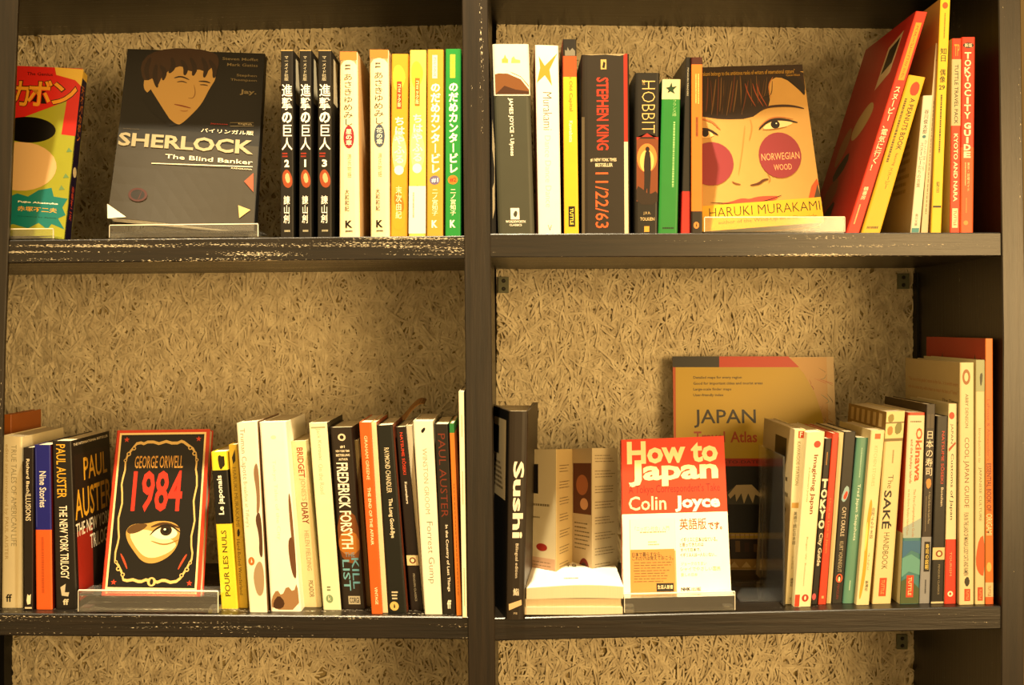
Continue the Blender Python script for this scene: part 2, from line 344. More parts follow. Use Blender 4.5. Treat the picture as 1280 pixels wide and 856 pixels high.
# ------------------------------------------------------------------ books standing with the spine out
UPPER = 292.5
def spine_book(row, tl, tr, bl, br, ty, ty2=None, by=None, dep=.004, W=.125, cover='ddd0b0', bands=None, left=None, right=None,
               label='', group=None, prints=(), lp=(), rp=(), bx=(0, 0), hard=False, rough=.42, name='book', pages=True, round_=.12):
    """corner columns in photo pixels; by = row of the foot of the spine (gives the distance back on the lower shelves)"""
    if ty2 is None: ty2 = ty
    x0, y0, x1, y1, _ = BOARDS[row]
    fy = y0 + (y1 - y0) * ((bl + br) / 2 - x0) / (x1 - x0)
    if by is not None and row[0] == 'L': dep = (fy - CY) / (by - CY) * D - D
    TLp, TRp = P(tl, ty, dep), P(tr, ty2, dep); BLp, BRp = P(bl, 0, dep), P(br, 0, dep)
    BLp.z = boardz(row, BLp.x) + .0003; BRp.z = boardz(row, BRp.x) + .0003
    q = (TLp, TRp, BRp, BLp); bpy_ = CY - BLp.z * F / (D + dep)
    wd = (TRp - TLp).length; t = (.0022 if hard else .0006)
    def M(u, v, w_):
        p = bil(q, u, v); return Vector((p.x + (bx[0] * (1 - u) + bx[1] * u) * w_, p.y + W * w_, p.z))
    root = thing(name, label, 'book', M(.5, 1, .5), group)
    # outline round the block, from the back of the left cover round the spine to the back of the right cover
    rr = min(.45, round_ if not hard else .3); rd = min(.0035, wd * rr * .6) / W
    tu, tw = t / wd, t / W
    outer = [(0, 1), (0, rd)] + [(rr * (1 - math.cos(a)), rd * (1 - math.sin(a))) for a in (.5, 1.05)] + [(rr, 0), (1 - rr, 0)] \
        + [(1 - rr * (1 - math.cos(a)), rd * (1 - math.sin(a))) for a in (1.05, .5)] + [(1, rd), (1, 1)]
    inner = [(min(max(u, tu), 1 - tu), max(w_, tw) if w_ < 1 else 1) for u, w_ in outer]
    inner = [(u, w_ + (tw if w_ < rd + 1e-6 else 0)) for u, w_ in inner]
    def vf(v): return (v - ty) / (bpy_ - ty) if v > 1.5 else v
    bands = bands or [(1, cover)]
    bands = [(vf(v), c) for v, c in bands]; bands[-1] = (1.0, bands[-1][1])
    vs = [0] + [b[0] for b in bands]; cols = sorted(set([b[1] for b in bands] + [cover, left or cover, right or cover]))
    V, Fc, FM = [], [], []; n = len(outer)
    for v_ in vs: V += [M(u, v_, w_) for u, w_ in outer]
    ni = len(V)
    V += [M(u, 0, w_) for u, w_ in inner] + [M(u, 1, w_) for u, w_ in inner]
    for r_ in range(len(vs) - 1):
        for i in range(n - 1):
            Fc.append((r_ * n + i, r_ * n + i + 1, (r_ + 1) * n + i + 1, (r_ + 1) * n + i))
            FM.append(cols.index((left or bands[r_][1]) if i == 0 else (right or bands[r_][1]) if i == n - 2 else bands[r_][1]))
    lb = (len(vs) - 1) * n
    for i in range(n - 1):
        Fc += [(i, ni + i, ni + i + 1, i + 1), (lb + i, lb + i + 1, ni + n + i + 1, ni + n + i), (ni + i, ni + n + i, ni + n + i + 1, ni + i + 1)]
        FM += [cols.index(bands[0][1]), cols.index(bands[-1][1]), cols.index(cover)]
    for i in (0, n - 1):
        Fc.append((i, lb + i, ni + n + i, ni + i)); FM.append(cols.index(cover))
    mesh('cover', V, Fc, [mat(c, rough, .06) for c in cols], root, FM)
    if pages:
        a = .004 if hard else .0011
        v0, v1 = a / (TLp - BLp).length, 1 - (a if hard else .0004) / (TLp - BLp).length
        e = .0004 / wd; w1 = 1 - (.004 if hard else .001) / W
        k0 = [M(u, v_, w_) for (u, v_, w_) in ((tu + e, v0, tw * 2.5 + rd * .5), (1 - tu - e, v0, tw * 2.5 + rd * .5), (1 - tu - e, v1, tw * 2.5 + rd * .5), (tu + e, v1, tw * 2.5 + rd * .5))]
        k1 = [M(u, v_, w1) for (u, v_) in ((tu + e, v0), (1 - tu - e, v0), (1 - tu - e, v1), (tu + e, v1))]
        vv, ff = hexa(k0, k1); mesh('pages', vv, ff, [paper()], root)
    def uvs(p): return (p[0], vf(p[1]))
    def run(specs, fm, g):
        if not specs: return
        pr = Print(fm, uvs)
        for s_ in specs: getattr(pr, s_[0])(*s_[1:-1], **s_[-1]) if isinstance(s_[-1], dict) else getattr(pr, s_[0])(*s_[1:])
        pr.build(root, rough)
    run(prints, lambda u, v, o: M(u, v, 0) + Vector((0, -o, 0)), 0)
    run(lp, lambda u, v, o: M(0, v, 1 - u) + Vector((-o, 0, 0)), 0)
    run(rp, lambda u, v, o: M(1, v, u) + Vector((o, 0, 0)), 0)
    return root

# shorthand for print items
def T(t, u0, v0, u1, v1, c, mode='d', b=.012, name='title'): return ('text', t, (u0, v0, u1, v1), c, mode, b, name)
def R(u0, v0, u1, v1, c, name='colour_panel'): return ('rect', (u0, v0, u1, v1), c, name)
def E(u, v, ru, rv, c, name='emblem'): return ('ell', (u, v), ru, rv, c, name)
def FN(u0, v0, u1, v1, n, c, mode='v', name='small_print', **k): return ('fine', (u0, v0, u1, v1), n, c, mode, name)
def PO(pts, c, name='emblem', sm=0): return ('poly', pts, c, name, sm)
WHT, CRM, BLK, DK, ORG, RED, YEL = 'e9e4d8', 'e2d6b8', '15110e', '2a241d', 'd9531a', 'c02a12', 'e6b400'

# ---- upper left: spines
def titan(n, tl, tr, bl, br, lab, ty=62.3):
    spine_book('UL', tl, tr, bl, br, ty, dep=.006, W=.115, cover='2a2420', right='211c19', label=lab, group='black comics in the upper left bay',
        rp=[R(.15, .03, .42, .27, 'd8cdb4'), R(.5, .1, .9, .6, '2e241c')], prints=[
        R(.0, .0, 1, .006, 'b09a6a'), T('マーメイド社版', .3, .03, .62, .165, 'bdb39c', 'v', .01, 'series_line'),
        T('進撃の巨人', .1, .178, .92, .535, 'f4efe4', 'v', .04), FN(.12, .545, .6, .575, 2, 'b03a20', 'h'),
        T(n, .3, .585, .68, .625, 'f4efe4', 'h', .04, 'volume_number'),
        PO([(.1, .66), (.5, .63), (.9, .67), (.95, .72), (.6, .74), (.2, .72)], 'a8552c', 'spine_picture', 2),
        PO([(.3, .67), (.6, .65), (.8, .7), (.5, .715)], 'd9b184', 'spine_picture', 1),
        T('諫山創', .25, .775, .72, .925, 'f4efe4', 'v', .03, 'author_name'), FN(.3, .955, .75, .975, 1, 'b0a890', 'h')])
titan('2', 351, 366.2, 350.6, 366.8, 'black comic spine with white Japanese title and number 2, leftmost spine on its shelf')
titan('1', 374.6, 389, 373.8, 389.3, 'black comic spine with white Japanese title and orange figure picture, middle of three black comics')
titan('3', 397.8, 414, 397, 414.4, 'black comic spine with white Japanese title and number 3, beside the cream spines')
def asaki(tl, tr, bl, br, ty, badge, bc, lab):
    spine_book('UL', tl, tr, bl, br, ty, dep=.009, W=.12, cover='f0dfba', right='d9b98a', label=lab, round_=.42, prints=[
        R(.02, 0, .98, .045, 'd98a3c'), FN(.3, .065, .62, .1, 2, '3a2c1c', 'h'),  # orange strip: warm shade under the board above, painted on the cream
        T('あさきゆめみし', .22, .115, .72, .4, '4a3a28', 'v', 0.0),
        E(.5, .46, .28, .062, bc, 'badge'), T(badge, .34, .415, .66, .505, 'f0e6d0', 'v', .02, 'badge_text'),
        T('源氏物語', .42, .55, .62, .68, 'a8966c', 'v', 0, 'subtitle'), T('大和和紀', .28, .74, .5, .86, '6a5a40', 'v', .01, 'author_name'),
        T('K', .3, .91, .66, .95, '241c12', 'h', .04, 'emblem'), FN(.3, .96, .66, .975, 1, '3a2c1c', 'h')])
asaki(424.5, 446.5, 424, 449.5, 64.6, '星の章', 'a83242', 'thick cream book with orange shade painted at its top and crimson oval badge on the spine')
asaki(461.8, 485.6, 463.2, 487, 62, '花の章', '5a6478', 'thick cream book with orange shade painted at its top and slate blue oval badge on the spine')
def chiha(tl, tr, bl, br, ty, cov, lab, obi, d):
    pr = [PO([(.05, .08), (.5, .05), (.9, .12), (.6, .2), (.15, .2)], 'f2c92e', 'spine_picture', 2),
        PO([(.1, .45), (.5, .4), (.95, .5), (.9, .62), (.3, .66), (.05, .56)], 'f6e29a', 'spine_picture', 2),
        PO([(.05, .85), (.4, .7), (.95, .78), (.9, .95), (.2, .97)], 'dba820', 'spine_picture', 2),
        R(.32, .15, .62, .3, 'b87a1c' if obi else 'd0521c', 'badge'), T('コミック版', .37, .16, .57, .29, 'f4e6b0', 'v', .02, 'badge_text'),
        T('ちはやふる', .2, .34, .8, .6, 'fbf4dc', 'v', .03), E(.48, .635, .28, .026, 'fbf6e6', 'badge')]
    pr += [R(.0, .73, 1, .985, 'f4eede', 'obi_strip'), FN(.2, .76, .35, .9, 1, 'a89878')] if obi else \
        [PO([(.1, .78), (.5, .74), (.9, .84), (.5, .88)], 'b8860f', 'spine_picture', 2), T('末次由紀', .3, .72, .65, .9, 'f8edc4', 'v', .01, 'author_name')]
    spine_book('UL', tl, tr, bl, br, ty, dep=d, W=.115, cover=cov, label=lab, prints=pr)
chiha(489.6, 510.5, 488.2, 509, 67.3, 'e0a41e', 'golden yellow comic with an orange badge, a little lower than its neighbours', False, .014)
chiha(512.4, 532.6, 510.8, 532, 62.5, 'f0d26a', 'pale yellow comic with floral spine and a white paper strip round its foot', True, .007)
def noda(tl, tr, bl, br, ty, cov, lab, lc, n, bc, nc):
    spine_book('UL', tl, tr, bl, br, ty, dep=.006, W=.115, cover=cov, label=lab, prints=[
        R(.3, .03, .62, .155, lc, 'badge'), T('コミックス', .37, .04, .55, .145, '8a7c5c' if n == '#1' else 'c8a018', 'v', .01, 'badge_text'),
        T('のだめカンタ｜ビレ', .22, .175, .8, .665, 'fbf7ea', 'v', .04), E(.48, .7, .32, .0245, bc, 'badge'),
        T(n, .28, .688, .7, .713, nc, 'h', .02, 'volume_number'), T('二ノ宮知子', .32, .745, .68, .89, 'f4ecd4', 'v', .02, 'author_name'),
        T('K', .3, .915, .66, .955, 'fbf7ea', 'h', .04, 'emblem')])
noda(534.5, 554.3, 533.5, 553.6, 61.8, 'd9a53a', 'mustard comic spine with white Japanese title and a lilac number badge', 'c9cbd0', '#1', '8078a0', 'f0ecf4')
noda(557, 576.4, 556.6, 576, 61, '1e9a48', 'green comic spine beside the centre post on the upper left shelf', 'e6cf3a', '#2', 'e08a1c', 'c03018')

# ---- upper right: spines
spine_book('UR', 613.9, 618, 614, 620.5, 100, dep=.014, W=.12, cover='14100d', label='slim black book squeezed between the centre post and the grey spine',
    prints=[('line', [(.3, .35), (.8, .5), (.7, .75), (.3, .8)], .2, 'b8a88a', 'spine_line')])
spine_book('UR', 615.2, 661, 622.5, 668.3, 55, dep=.004, W=.125, cover='55554a', bands=[(119, 'e8e2d2'), (1, '55554a')], label='thick grey book with a bridge photograph on white at its spine top', prints=[
    PO([(.25, .1), (.25, .08), (.3, .075), (.34, .055), (.38, .075), (.42, .08), (.42, .1)], 'cfae5a', 'spine_picture'), PO([(.5, .1), (.52, .075), (.58, .065), (.62, .08), (.75, .085), (.75, .1)], 'd8bc74', 'spine_picture'), R(.05, .15, .97, .265, '8a5a2c', 'spine_picture'),
    PO([(.05, .16), (.4, .14), (.75, .17), (.97, .22), (.97, .13), (.05, .13)], 'e8e2d2', 'spine_picture'),
    ('line', [(.05, .148), (.4, .15), (.75, .18), (.97, .235)], .012, 'f0e6d0', 'spine_picture'),
    PO([(.05, .265), (.3, .22), (.6, .24), (.97, .25), (.97, .265)], '5a3418', 'spine_picture'),
    R(.03, .268, .97, .272, 'e8e2d2'), T('JAMES JOYCE • Ulysses', .38, .285, .52, .59, 'efe9da', 'd', .02),
    R(.36, .865, .6, .925, 'efe9da', 'emblem'), PO([(.42, .9), (.5, .875), (.56, .89), (.5, .918)], '55554a', 'emblem', 1),
    T('WORDSWORTH', .22, .93, .76, .943, 'efe9da', 'h', .02, 'publisher_name'), T('CLASSICS', .32, .949, .66, .96, 'efe9da', 'h', .02, 'publisher_name')])
spine_book('UR', 668.8, 698, 673, 701.4, 56, 57, dep=.003, W=.125, cover='efe9dc', left='d06a2a', label='white book with a gold star at its spine top, between the grey and yellow spines', prints=[
    PO([(.15, .06), (.4, .11), (.95, .04), (.6, .13), (.7, .215), (.4, .16), (.05, .2), (.2, .12)], 'c99a2c'),
    T('Murakami', .3, .25, .68, .45, '5a5446', 'd', -.012, 'author_name'),
    T('Dance Dance Dance', .35, .48, .6, .86, 'd8cdb8', 'd', -.01), T('V', .42, .955, .6, .985, '8a8270', 'h', 0, 'emblem')])
spine_book('UR', 703.5, 720.3, 705.4, 723.6, 49, dep=.004, W=.13, cover='e8b400', bands=[(70, '2c2622'), (96, 'cf5a1c'), (1, 'e6b800')], left='8a2414', label='yellow spine with black and orange top, between white and thick black books', prints=[
    PO([(.15, .07), (.15, .055), (.3, .06), (.35, .04), (.5, .06), (.7, .045), (.9, .06), (.9, .085), (.15, .085)], '8a8478'),
    T('The Old Capital', .38, .15, .68, .37, '9a6a14', 'd', 0), T('Kawabata', .4, .42, .66, .53, 'f6ecc4', 'd', .01, 'author_name'),
    R(.3, .86, .75, .965, BLK, 'label'), T('TUTTLE', .4, .87, .64, .955, 'f0d84a', 'd', .02, 'publisher_name')])
spine_book('UR', 727, 786.5, 727.5, 788, 68, 67, dep=.005, W=.125, cover='372c22', right='b8b09a', label='very thick black book with red vertical capitals, worn along its top', prints=[
    R(.88, 0, .96, .49, 'b02c14', 'colour_edge'), R(.88, .49, .96, 1, 'd8ccb0', 'colour_edge'), R(.0, .35, .06, 1, '6a5c46', 'colour_edge'),
    PO([(.0, .0), (.2, .006), (.5, .003), (.8, .012), (.9, .005), (.9, 0)], 'a8987a', 'worn_edge'),
    R(.4, .03, .52, .085, 'c9a86a', 'emblem'), PO([(.43, .075), (.46, .04), (.5, .05), (.48, .08)], '2a221a', 'emblem'),
    T('STEPHEN KING', .31, .13, .56, .535, 'd63c18', 'd', .02, 'author_name'), T('#1 NEW YORK TIMES', .18, .58, .72, .6, 'ddd0b0', 'h', .02, 'small_print'),
    T('BESTSELLER', .28, .608, .64, .628, 'ddd0b0', 'h', .02, 'small_print'), T('11/22/63', .28, .66, .55, .97, 'e06a2a', 'd', .005)])
spine_book('UR', 794, 824.7, 793.8, 822.4, 91, dep=.006, W=.11, cover='241d15', label='dark fantasy paperback showing a walking figure against an amber glow', prints=[
    T('THE', .28, .045, .4, .075, 'c9a86a', 'h', 0, 'title'), T('HOBBIT', .28, .05, .82, .375, 'd8b878', 'd', -.018),
    R(.06, .41, .97, .8, '8a4a1c', 'spine_picture'), E(.5, .53, .42, .09, 'd98a3c', 'spine_picture'), E(.5, .55, .3, .07, 'eebc6c', 'spine_picture'),
    PO([(.06, .42), (.5, .375), (.97, .42), (.97, .4), (.06, .4)], 'a8301c', 'spine_picture'),
    PO([(.45, .48), (.6, .475), (.68, .56), (.66, .66), (.62, .78), (.53, .78), (.52, .7), (.42, .79), (.36, .78), (.4, .66), (.36, .56)], '2c1a0e', 'figure_silhouette', 1),
    E(.52, .475, .09, .016, '2c1a0e', 'figure_silhouette'), PO([(.06, .7), (.3, .72), (.6, .76), (.97, .73), (.97, .82), (.06, .82)], '3a2410', 'spine_picture', 1),
    T('J.R.R.', .36, .865, .68, .885, 'c9b080', 'h', 0, 'author_name'), T('TOLKIEN', .22, .9, .84, .92, 'd8c090', 'h', .01, 'author_name'), R(.4, .955, .62, .99, 'd9a43c', 'emblem')])
spine_book('UR', 828, 851, 822.8, 847, 99, dep=.006, W=.12, cover='1f8a3c', bands=[(124, 'cfc4a0'), (1, '1f8a3c')], left='124a22', label='green spine with cream top panel and small dark emblem, upper right shelf', prints=[
    PO([(.2, .055), (.4, .05), (.5, .02), (.55, .05), (.8, .045), (.6, .07), (.7, .095), (.45, .08), (.3, .09), (.35, .07)], '1c4a24'),
    T('フランス語', .58, .13, .8, .24, 'a8c88c', 'v', 0), FN(.6, .27, .8, .7, 1, '9ac084'), FN(.2, .955, .8, .975, 1, '0e3c1a', 'h')])
spine_book('UR', 857.6, 863.2, 851.4, 862.6, 71.5, dep=.008, W=.12, cover='1e1917', bands=[(239, '1e1917'), (1, 'b8281c')], label='black spine with a red foot, leaning beside the green book', prints=[
    T('PENGUIN READERS', .35, .06, .62, .22, 'c8bfa8', 'd', 0, 'author_name')])
spine_book('UR', 864.4, 878, 864.2, 878, 71.5, dep=.003, W=.12, cover='e07a10', bands=[(80.5, '5a2014'), (264, 'e2800e'), (1, '2c2018')], left='5a1c10', label='slim orange spine with maroon top and dark foot, before the portrait cover', prints=[
    FN(.3, .09, .75, .3, 2, 'f0c070'), FN(.3, .34, .7, .45, 1, '8a4a0c'), E(.45, .955, .25, .02, 'd98a3c', 'emblem'), PO([(.4, .965), (.45, .94), (.52, .96)], '15110e', 'emblem')])
# the leaning group at the right end
spine_book('UR', 1145, 1159.4, 1057.3, 1074.3, 13.8, 15, dep=.004, W=.19, cover='b82410', bands=[(1, 'd03814')], left='b82410', label='tall red comic leaning hard to the right over the yellow book', prints=[
    R(.3, .05, .8, .31, 'e8a81c', 'badge'), T('スヌ｜ピ｜コミック', .42, .06, .68, .3, '9a5a10', 'v', .01, 'badge_text'),
    T('スヌ｜ピ｜、電気に行く！', .25, .335, .75, .72, 'f4e8cc', 'v', .02), T('鶴書房', .3, .79, .65, .85, 'f4e8cc', 'v', .02, 'publisher_name'), FN(.3, .87, .5, .96, 1, 'f0c890')],
    lp=[PO([(.62, .1), (.86, .06), (.84, .25), (.6, .3)], 'cdb898', 'cover_picture'), PO([(.66, .115), (.83, .085), (.81, .2), (.64, .23)], '2c2018', 'cover_picture'),
        PO([(.35, .44), (.6, .34), (.75, .4), (.6, .5), (.4, .53)], 'c0a878', 'cover_picture', 2),
        PO([(.15, .5), (.3, .42), (.38, .5), (.3, .6), (.16, .64)], 'a87a50', 'cover_picture', 2),
        PO([(.2, .66), (.45, .56), (.5, .64), (.28, .72)], '2c1810', 'cover_picture', 1), PO([(.15, .74), (.4, .68), (.45, .8), (.2, .86)], '9a5a38', 'cover_picture', 1),
        PO([(.3, .86), (.5, .8), (.48, .92), (.32, .95)], '3a1c10', 'cover_picture', 1)])
spine_book('UR', 1136, 1157, 1076.3, 1100.4, 93.4, 96.7, dep=.006, W=.13, cover='e8c000', left='c8b478', label='yellow paperback leaning against the tall red comic, red emblem on top', prints=[
    PO([(.35, .05), (.6, .03), (.85, .06), (.8, .12), (.45, .125), (.3, .09)], 'c84a20', 'emblem', 1),
    T('A PEANUTS BOOK', .5, .14, .78, .47, '3a3010', 'd', .01), T('featuring', .54, .49, .72, .57, '4a4014', 'd', 0, 'subtitle'), T('スヌ｜ピ｜', .45, .58, .7, .72, '8a7414', 'v', 0, 'title'),
    FN(.12, .14, .38, .55, 1, '7a6a14'), FN(.2, .95, .8, .98, 1, '8a7414', 'h')])
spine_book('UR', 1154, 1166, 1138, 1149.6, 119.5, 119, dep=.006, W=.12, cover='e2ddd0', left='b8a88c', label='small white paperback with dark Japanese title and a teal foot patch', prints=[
    T('谷川俊太郎', .3, .1, .75, .28, '4a4438', 'v', .01, 'author_name'), E(.5, .3, .2, .012, '4a8a9a'), T('スヌ｜ピ｜たちの言葉', .15, .34, .55, .67, '4a4438', 'v', -.005),
    T('ひとりぼっち', .6, .32, .85, .55, '6a6454', 'v', -.005, 'subtitle'), T('角川文庫', .35, .86, .65, .95, '4a4438', 'v', 0, 'publisher_name'), R(.1, .965, .9, .998, '3a9aa8', 'label')],
    lp=[FN(.35, .2, .8, .7, 9, '9a8a6c', 'h')])
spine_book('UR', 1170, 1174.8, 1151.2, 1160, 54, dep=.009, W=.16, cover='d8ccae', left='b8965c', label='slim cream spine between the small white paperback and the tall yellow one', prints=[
    E(.5, .09, .2, .005, 'a89060'), FN(.35, .3, .65, .9, 1, '9a8c6c')])
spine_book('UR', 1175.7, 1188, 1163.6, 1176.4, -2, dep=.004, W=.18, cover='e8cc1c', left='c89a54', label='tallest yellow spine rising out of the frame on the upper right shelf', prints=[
    E(.5, .03, .28, .014, 'c86a1c'), FN(.4, .06, .65, .17, 1, '9a8820'), T('知日', .2, .21, .85, .27, '2a2410', 'v', .02), T('偶像', .25, .3, .8, .36, '2a2410', 'v', .02),
    T('29', .2, .37, .8, .39, '2a2410', 'h', .02, 'volume_number'), FN(.35, .41, .65, .66, 1, '6a5c14'), T('知日', .35, .78, .65, .83, '4a4010', 'v', .01, 'subtitle'), R(.1, .885, .9, .893, '2a2410')])
spine_book('UR', 1190.2, 1201.8, 1187.2, 1199.8, 48, dep=.004, W=.12, cover='d6481a', bands=[(74, 'd6481a'), (157, 'cfc4a0'), (1, 'd6481a')], left='cdbb94', label='orange spine with a cream band of black capitals, second from the right end', prints=[
    T('TP', .25, .03, .8, .09, 'e8a83c', 'h', .01, 'emblem'), T('TUTTLE TRAVEL PACK', .32, .135, .7, .44, '2a2418', 'd', .005), T('KYOTO AND NARA', .3, .49, .72, .84, 'f0e6cc', 'd', .02, 'title'),
    R(.22, .875, .78, .975, 'e8dcc0', 'label'), T('TUTTLE', .36, .885, .64, .965, 'c8602c', 'd', .01, 'publisher_name')])
spine_book('UR', 1202.2, 1219, 1200.2, 1216.6, 46.3, dep=.004, W=.13, cover='d83c1c', bands=[(184, 'da401c'), (1, 'dc6414')], label='red spine with rounded white capitals turning orange below, rightmost on the upper shelf', prints=[
    E(.5, .042, .4, .014, '2a1a14', 'badge'), T('新版', .22, .032, .78, .052, 'f0e6cc', 'h', .01, 'badge_text'), T('TOKYOCITY', .22, .075, .72, .42, 'f0e6cc', 'v', .03), T('GUIDE', .22, .435, .74, .62, 'f4ead0', 'v', .05),
    T('東京・詳細ガイド', .5, .64, .68, .79, 'e8d8a8', 'v', .01, 'subtitle'), FN(.3, .64, .42, .76, 1, 'e8d8a8'), FN(.4, .82, .5, .9, 1, 'e0b070'), E(.42, .95, .18, .012, 'e6a050', 'emblem')])

# ---- lower left: spines
spine_book('LL', 5, 14, 5, 14, 518, by=744, W=.09, cover='b06a20', label='orange book top peeping up behind the cream spine at the left post')
spine_book('LL', 3.2, 27.5, 1.5, 28.3, 544.2, 546, by=760, W=.125, cover='e2d6b4', label='cream spine with pale grey lettering, first beside the left post on the lower shelf', prints=[
    T('TRUE TALES OF AMERICAN LIFE', .45, .05, .72, .64, 'a8a084', 'd', 0), T('edited and introduced by PAUL AUSTER', .1, .05, .32, .72, 'c0a878', 'd', 0, 'author_name'), T('ff', .22, .92, .5, .965, '3a3428', 'h', .02, 'emblem')])
spine_book('LL', 29, 41.4, 30, 40.8, 559.3, by=763, W=.11, cover='2a1c18', label='slim dark brown spine left of the blue and orange book', prints=[
    T('Richard Bach', .3, .07, .62, .28, 'e8dcc0', 'd', .01, 'author_name'), T('ILLUSIONS', .22, .285, .78, .45, 'e8dcc0', 'd', 0), PO([(.3, .94), (.4, .9), (.6, .91), (.8, .9), (.75, .96), (.4, .965)], 'e8dcc0'), R(.1, .98, .9, .99, 'd8ccb0')])
spine_book('LL', 42.6, 62.8, 45, 65.3, 556, by=762, W=.11, cover='1a2088', bands=[(662, '1c2490'), (1, 'e06a10')], right='6a1c14', label='book with cobalt blue upper half and orange lower half', prints=[
    R(.08, .02, .14, .5, '4a50a0', 'spine_line'), T('Nine Stories', .3, .16, .72, .38, 'dcd8d0', 'd', .015), FN(.3, .55, .6, .9, 1, 'c05a0c')])
spine_book('LL', 65, 88.8, 69.5, 96.6, 551, by=761.5, W=.128, cover='2a231d', label='black book with yellow author name, next to the blue and orange book, showing its cover', prints=[
    T('PAUL AUSTER', .2, .02, .68, .34, 'e0b020', 'd', .01, 'author_name'), T('THE NEW YORK TRILOGY', .28, .385, .68, .82, 'efe6d0', 'd', .01), PO([(.25, .87), (.5, .85), (.45, .9), (.65, .9), (.6, .925), (.3, .92)], 'c8bfa8'), T('ff', .35, .94, .62, .975, 'd8ccb0', 'h', .03, 'emblem')],
    rp=[T('THE INTERNATIONAL BESTSELLER', .05, .02, .95, .035, 'e8dcc0', 'h', .01, 'small_print'), R(.06, .09, .98, .96, '3a2a22', 'cover_picture'),
        PO([(.06, .55), (.45, .55), (.42, .96), (.06, .96)], 'a8301c', 'cover_picture'), PO([(.5, .6), (.95, .55), (.9, .9), (.55, .92)], '241a14', 'cover_picture', 2),
        T('PAUL', .28, .12, .9, .26, 'e0b020', 'h', .01, 'author_name'), T('AUSTER', .04, .3, .98, .48, 'e0b020', 'h', .01, 'author_name'),
        T('THE NEW YORK', .04, .5, .95, .58, 'efe6d0', 'h', .01), T('TRILOGY', .38, .6, .92, .69, 'efe6d0', 'h', .01), FN(.1, .93, .9, .95, 1, 'c8bca0', 'h')])
spine_book('LL', 263.6, 282.6, 276.8, 297.6, 565, 564, by=761, W=.12, cover='e6d010', bands=[(588, 'e6d010'), (655, '1c1812'), (1, 'e4ce10')], label='bright yellow phrase book with a black band, right of the clear stand', prints=[
    T('J', .5, .03, .85, .1, '2a2410', 'h', .02, 'emblem'), PO([(.4, .03), (.6, .02), (.8, .05), (.75, .1), (.5, .12)], '3a3210', 'emblem', 1), T('Le japonais', .25, .15, .68, .4, 'f4f0dc', 'u', .02), T('POUR LES NULS', .3, .5, .62, .92, '5a5010', 'u', .01, 'subtitle')])
spine_book('LL', 285.7, 296.2, 298.2, 309.6, 556, 555, by=760, W=.12, cover='c8a81c', label='slim dull yellow spine squeezed between the phrase book and a white spine', prints=[
    PO([(.3, .08), (.7, .03), (.7, .1), (.4, .12)], '3a3010', 'emblem'), T('HARUKI MURAKAMI', .3, .14, .7, .5, '8a7414', 'd', 0, 'author_name'), PO([(.35, .53), (.6, .51), (.7, .55), (.4, .57)], '2a2410', 'emblem', 1), T('Hard-Boiled Wonderland', .25, .58, .6, .92, '5a4c14', 'd', 0)])
spine_book('LL', 295.4, 321.2, 311.8, 334, 529, 526.4, by=765.6, W=.125, cover='e9e2ce', right='8a6a4c', label='white spine leaning left with brown figures printed along its right side', prints=[
    T('Truman Capote', .08, .03, .38, .3, '8a7c64', 'd', -.008, 'author_name'), T('Breakfast at Tiffany\u2019s', .1, .31, .34, .55, 'a8987c', 'd', -.008),
    PO([(.65, .25), (.95, .2), (.96, .45), (.7, .5), (.8, .38)], '9a7c60', 'spine_picture', 2), PO([(.6, .5), (.96, .46), (.96, .72), (.72, .7), (.8, .6)], '6a4a34', 'spine_picture', 2),
    E(.3, .73, .17, .022, 'c07a2c', 'emblem'), PO([(.27, .74), (.3, .715), (.35, .735)], 'efe6d0', 'emblem'), PO([(.3, .8), (.7, .72), (.95, .76), (.9, .9), (.5, .92)], 'b09878', 'spine_picture', 2)])
spine_book('LL', 323.8, 356.9, 338.4, 376.4, 528, 527, by=764.6, W=.125, cover='efe9da', label='widest white spine on the lower left shelf, sepia figures at its foot', prints=[
    E(.5, .08, .1, .01, 'dcd2bc', 'emblem'), T('Tokyo Tales of the City', .36, .2, .52, .62, 'dcd2bc', 'd', -.01),
    PO([(.05, .93), (.25, .88), (.4, .92), (.6, .86), (.8, .9), (.95, .84), (.96, .99), (.05, .99)], 'a8845c', 'spine_picture', 1), PO([(.1, .95), (.3, .91), (.5, .95), (.4, .985), (.1, .985)], '5a3a24', 'spine_picture', 1),
    PO([(.85, .4), (.97, .36), (.97, .8), (.88, .7)], '8a6444', 'spine_picture', 2), PO([(.72, .62), (.96, .6), (.96, .84), (.78, .8)], '7a5438', 'spine_picture', 2)])
spine_book('LL', 363.2, 382.2, 379, 402, 551.4, 550.6, by=759, W=.11, cover='d9cca4', label='shorter cream spine with brown red capitals between two tall white spines', prints=[
    T('BRIDGET', .35, .04, .75, .22, 'a84a24', 'd', .015), T('JONES\u2019S', .35, .225, .72, .36, 'b8a47c', 'd', .005, 'title'), T('DIARY', .35, .37, .74, .5, '8a3a1c', 'd', .015, 'title'), T('HELEN FIELDING', .4, .54, .66, .78, 'a8987c', 'd', 0, 'author_name'), T('PICADOR', .4, .84, .66, .94, '8a7c64', 'd', .01, 'publisher_name')])
spine_book('LL', 386, 408.4, 404.2, 426.4, 529, 528, by=762.6, W=.125, cover='e2ddbc', right='3a3424', label='pale greenish white spine just left of the thick black thriller', prints=[
    T('Jack Kerouac', .35, .03, .62, .2, 'a8a88c', 'd', -.005, 'author_name'), T('On the Road', .35, .22, .6, .38, 'b8b89c', 'd', -.005), R(.1, .02, .9, .028, 'a8a888', 'spine_line'), E(.4, .94, .2, .022, '8aa07c', 'emblem'), T('k', .33, .925, .48, .95, 'e2ddbc', 'h', 0, 'emblem'), FN(.3, .87, .5, .9, 2, '6a7c5c', 'h')])
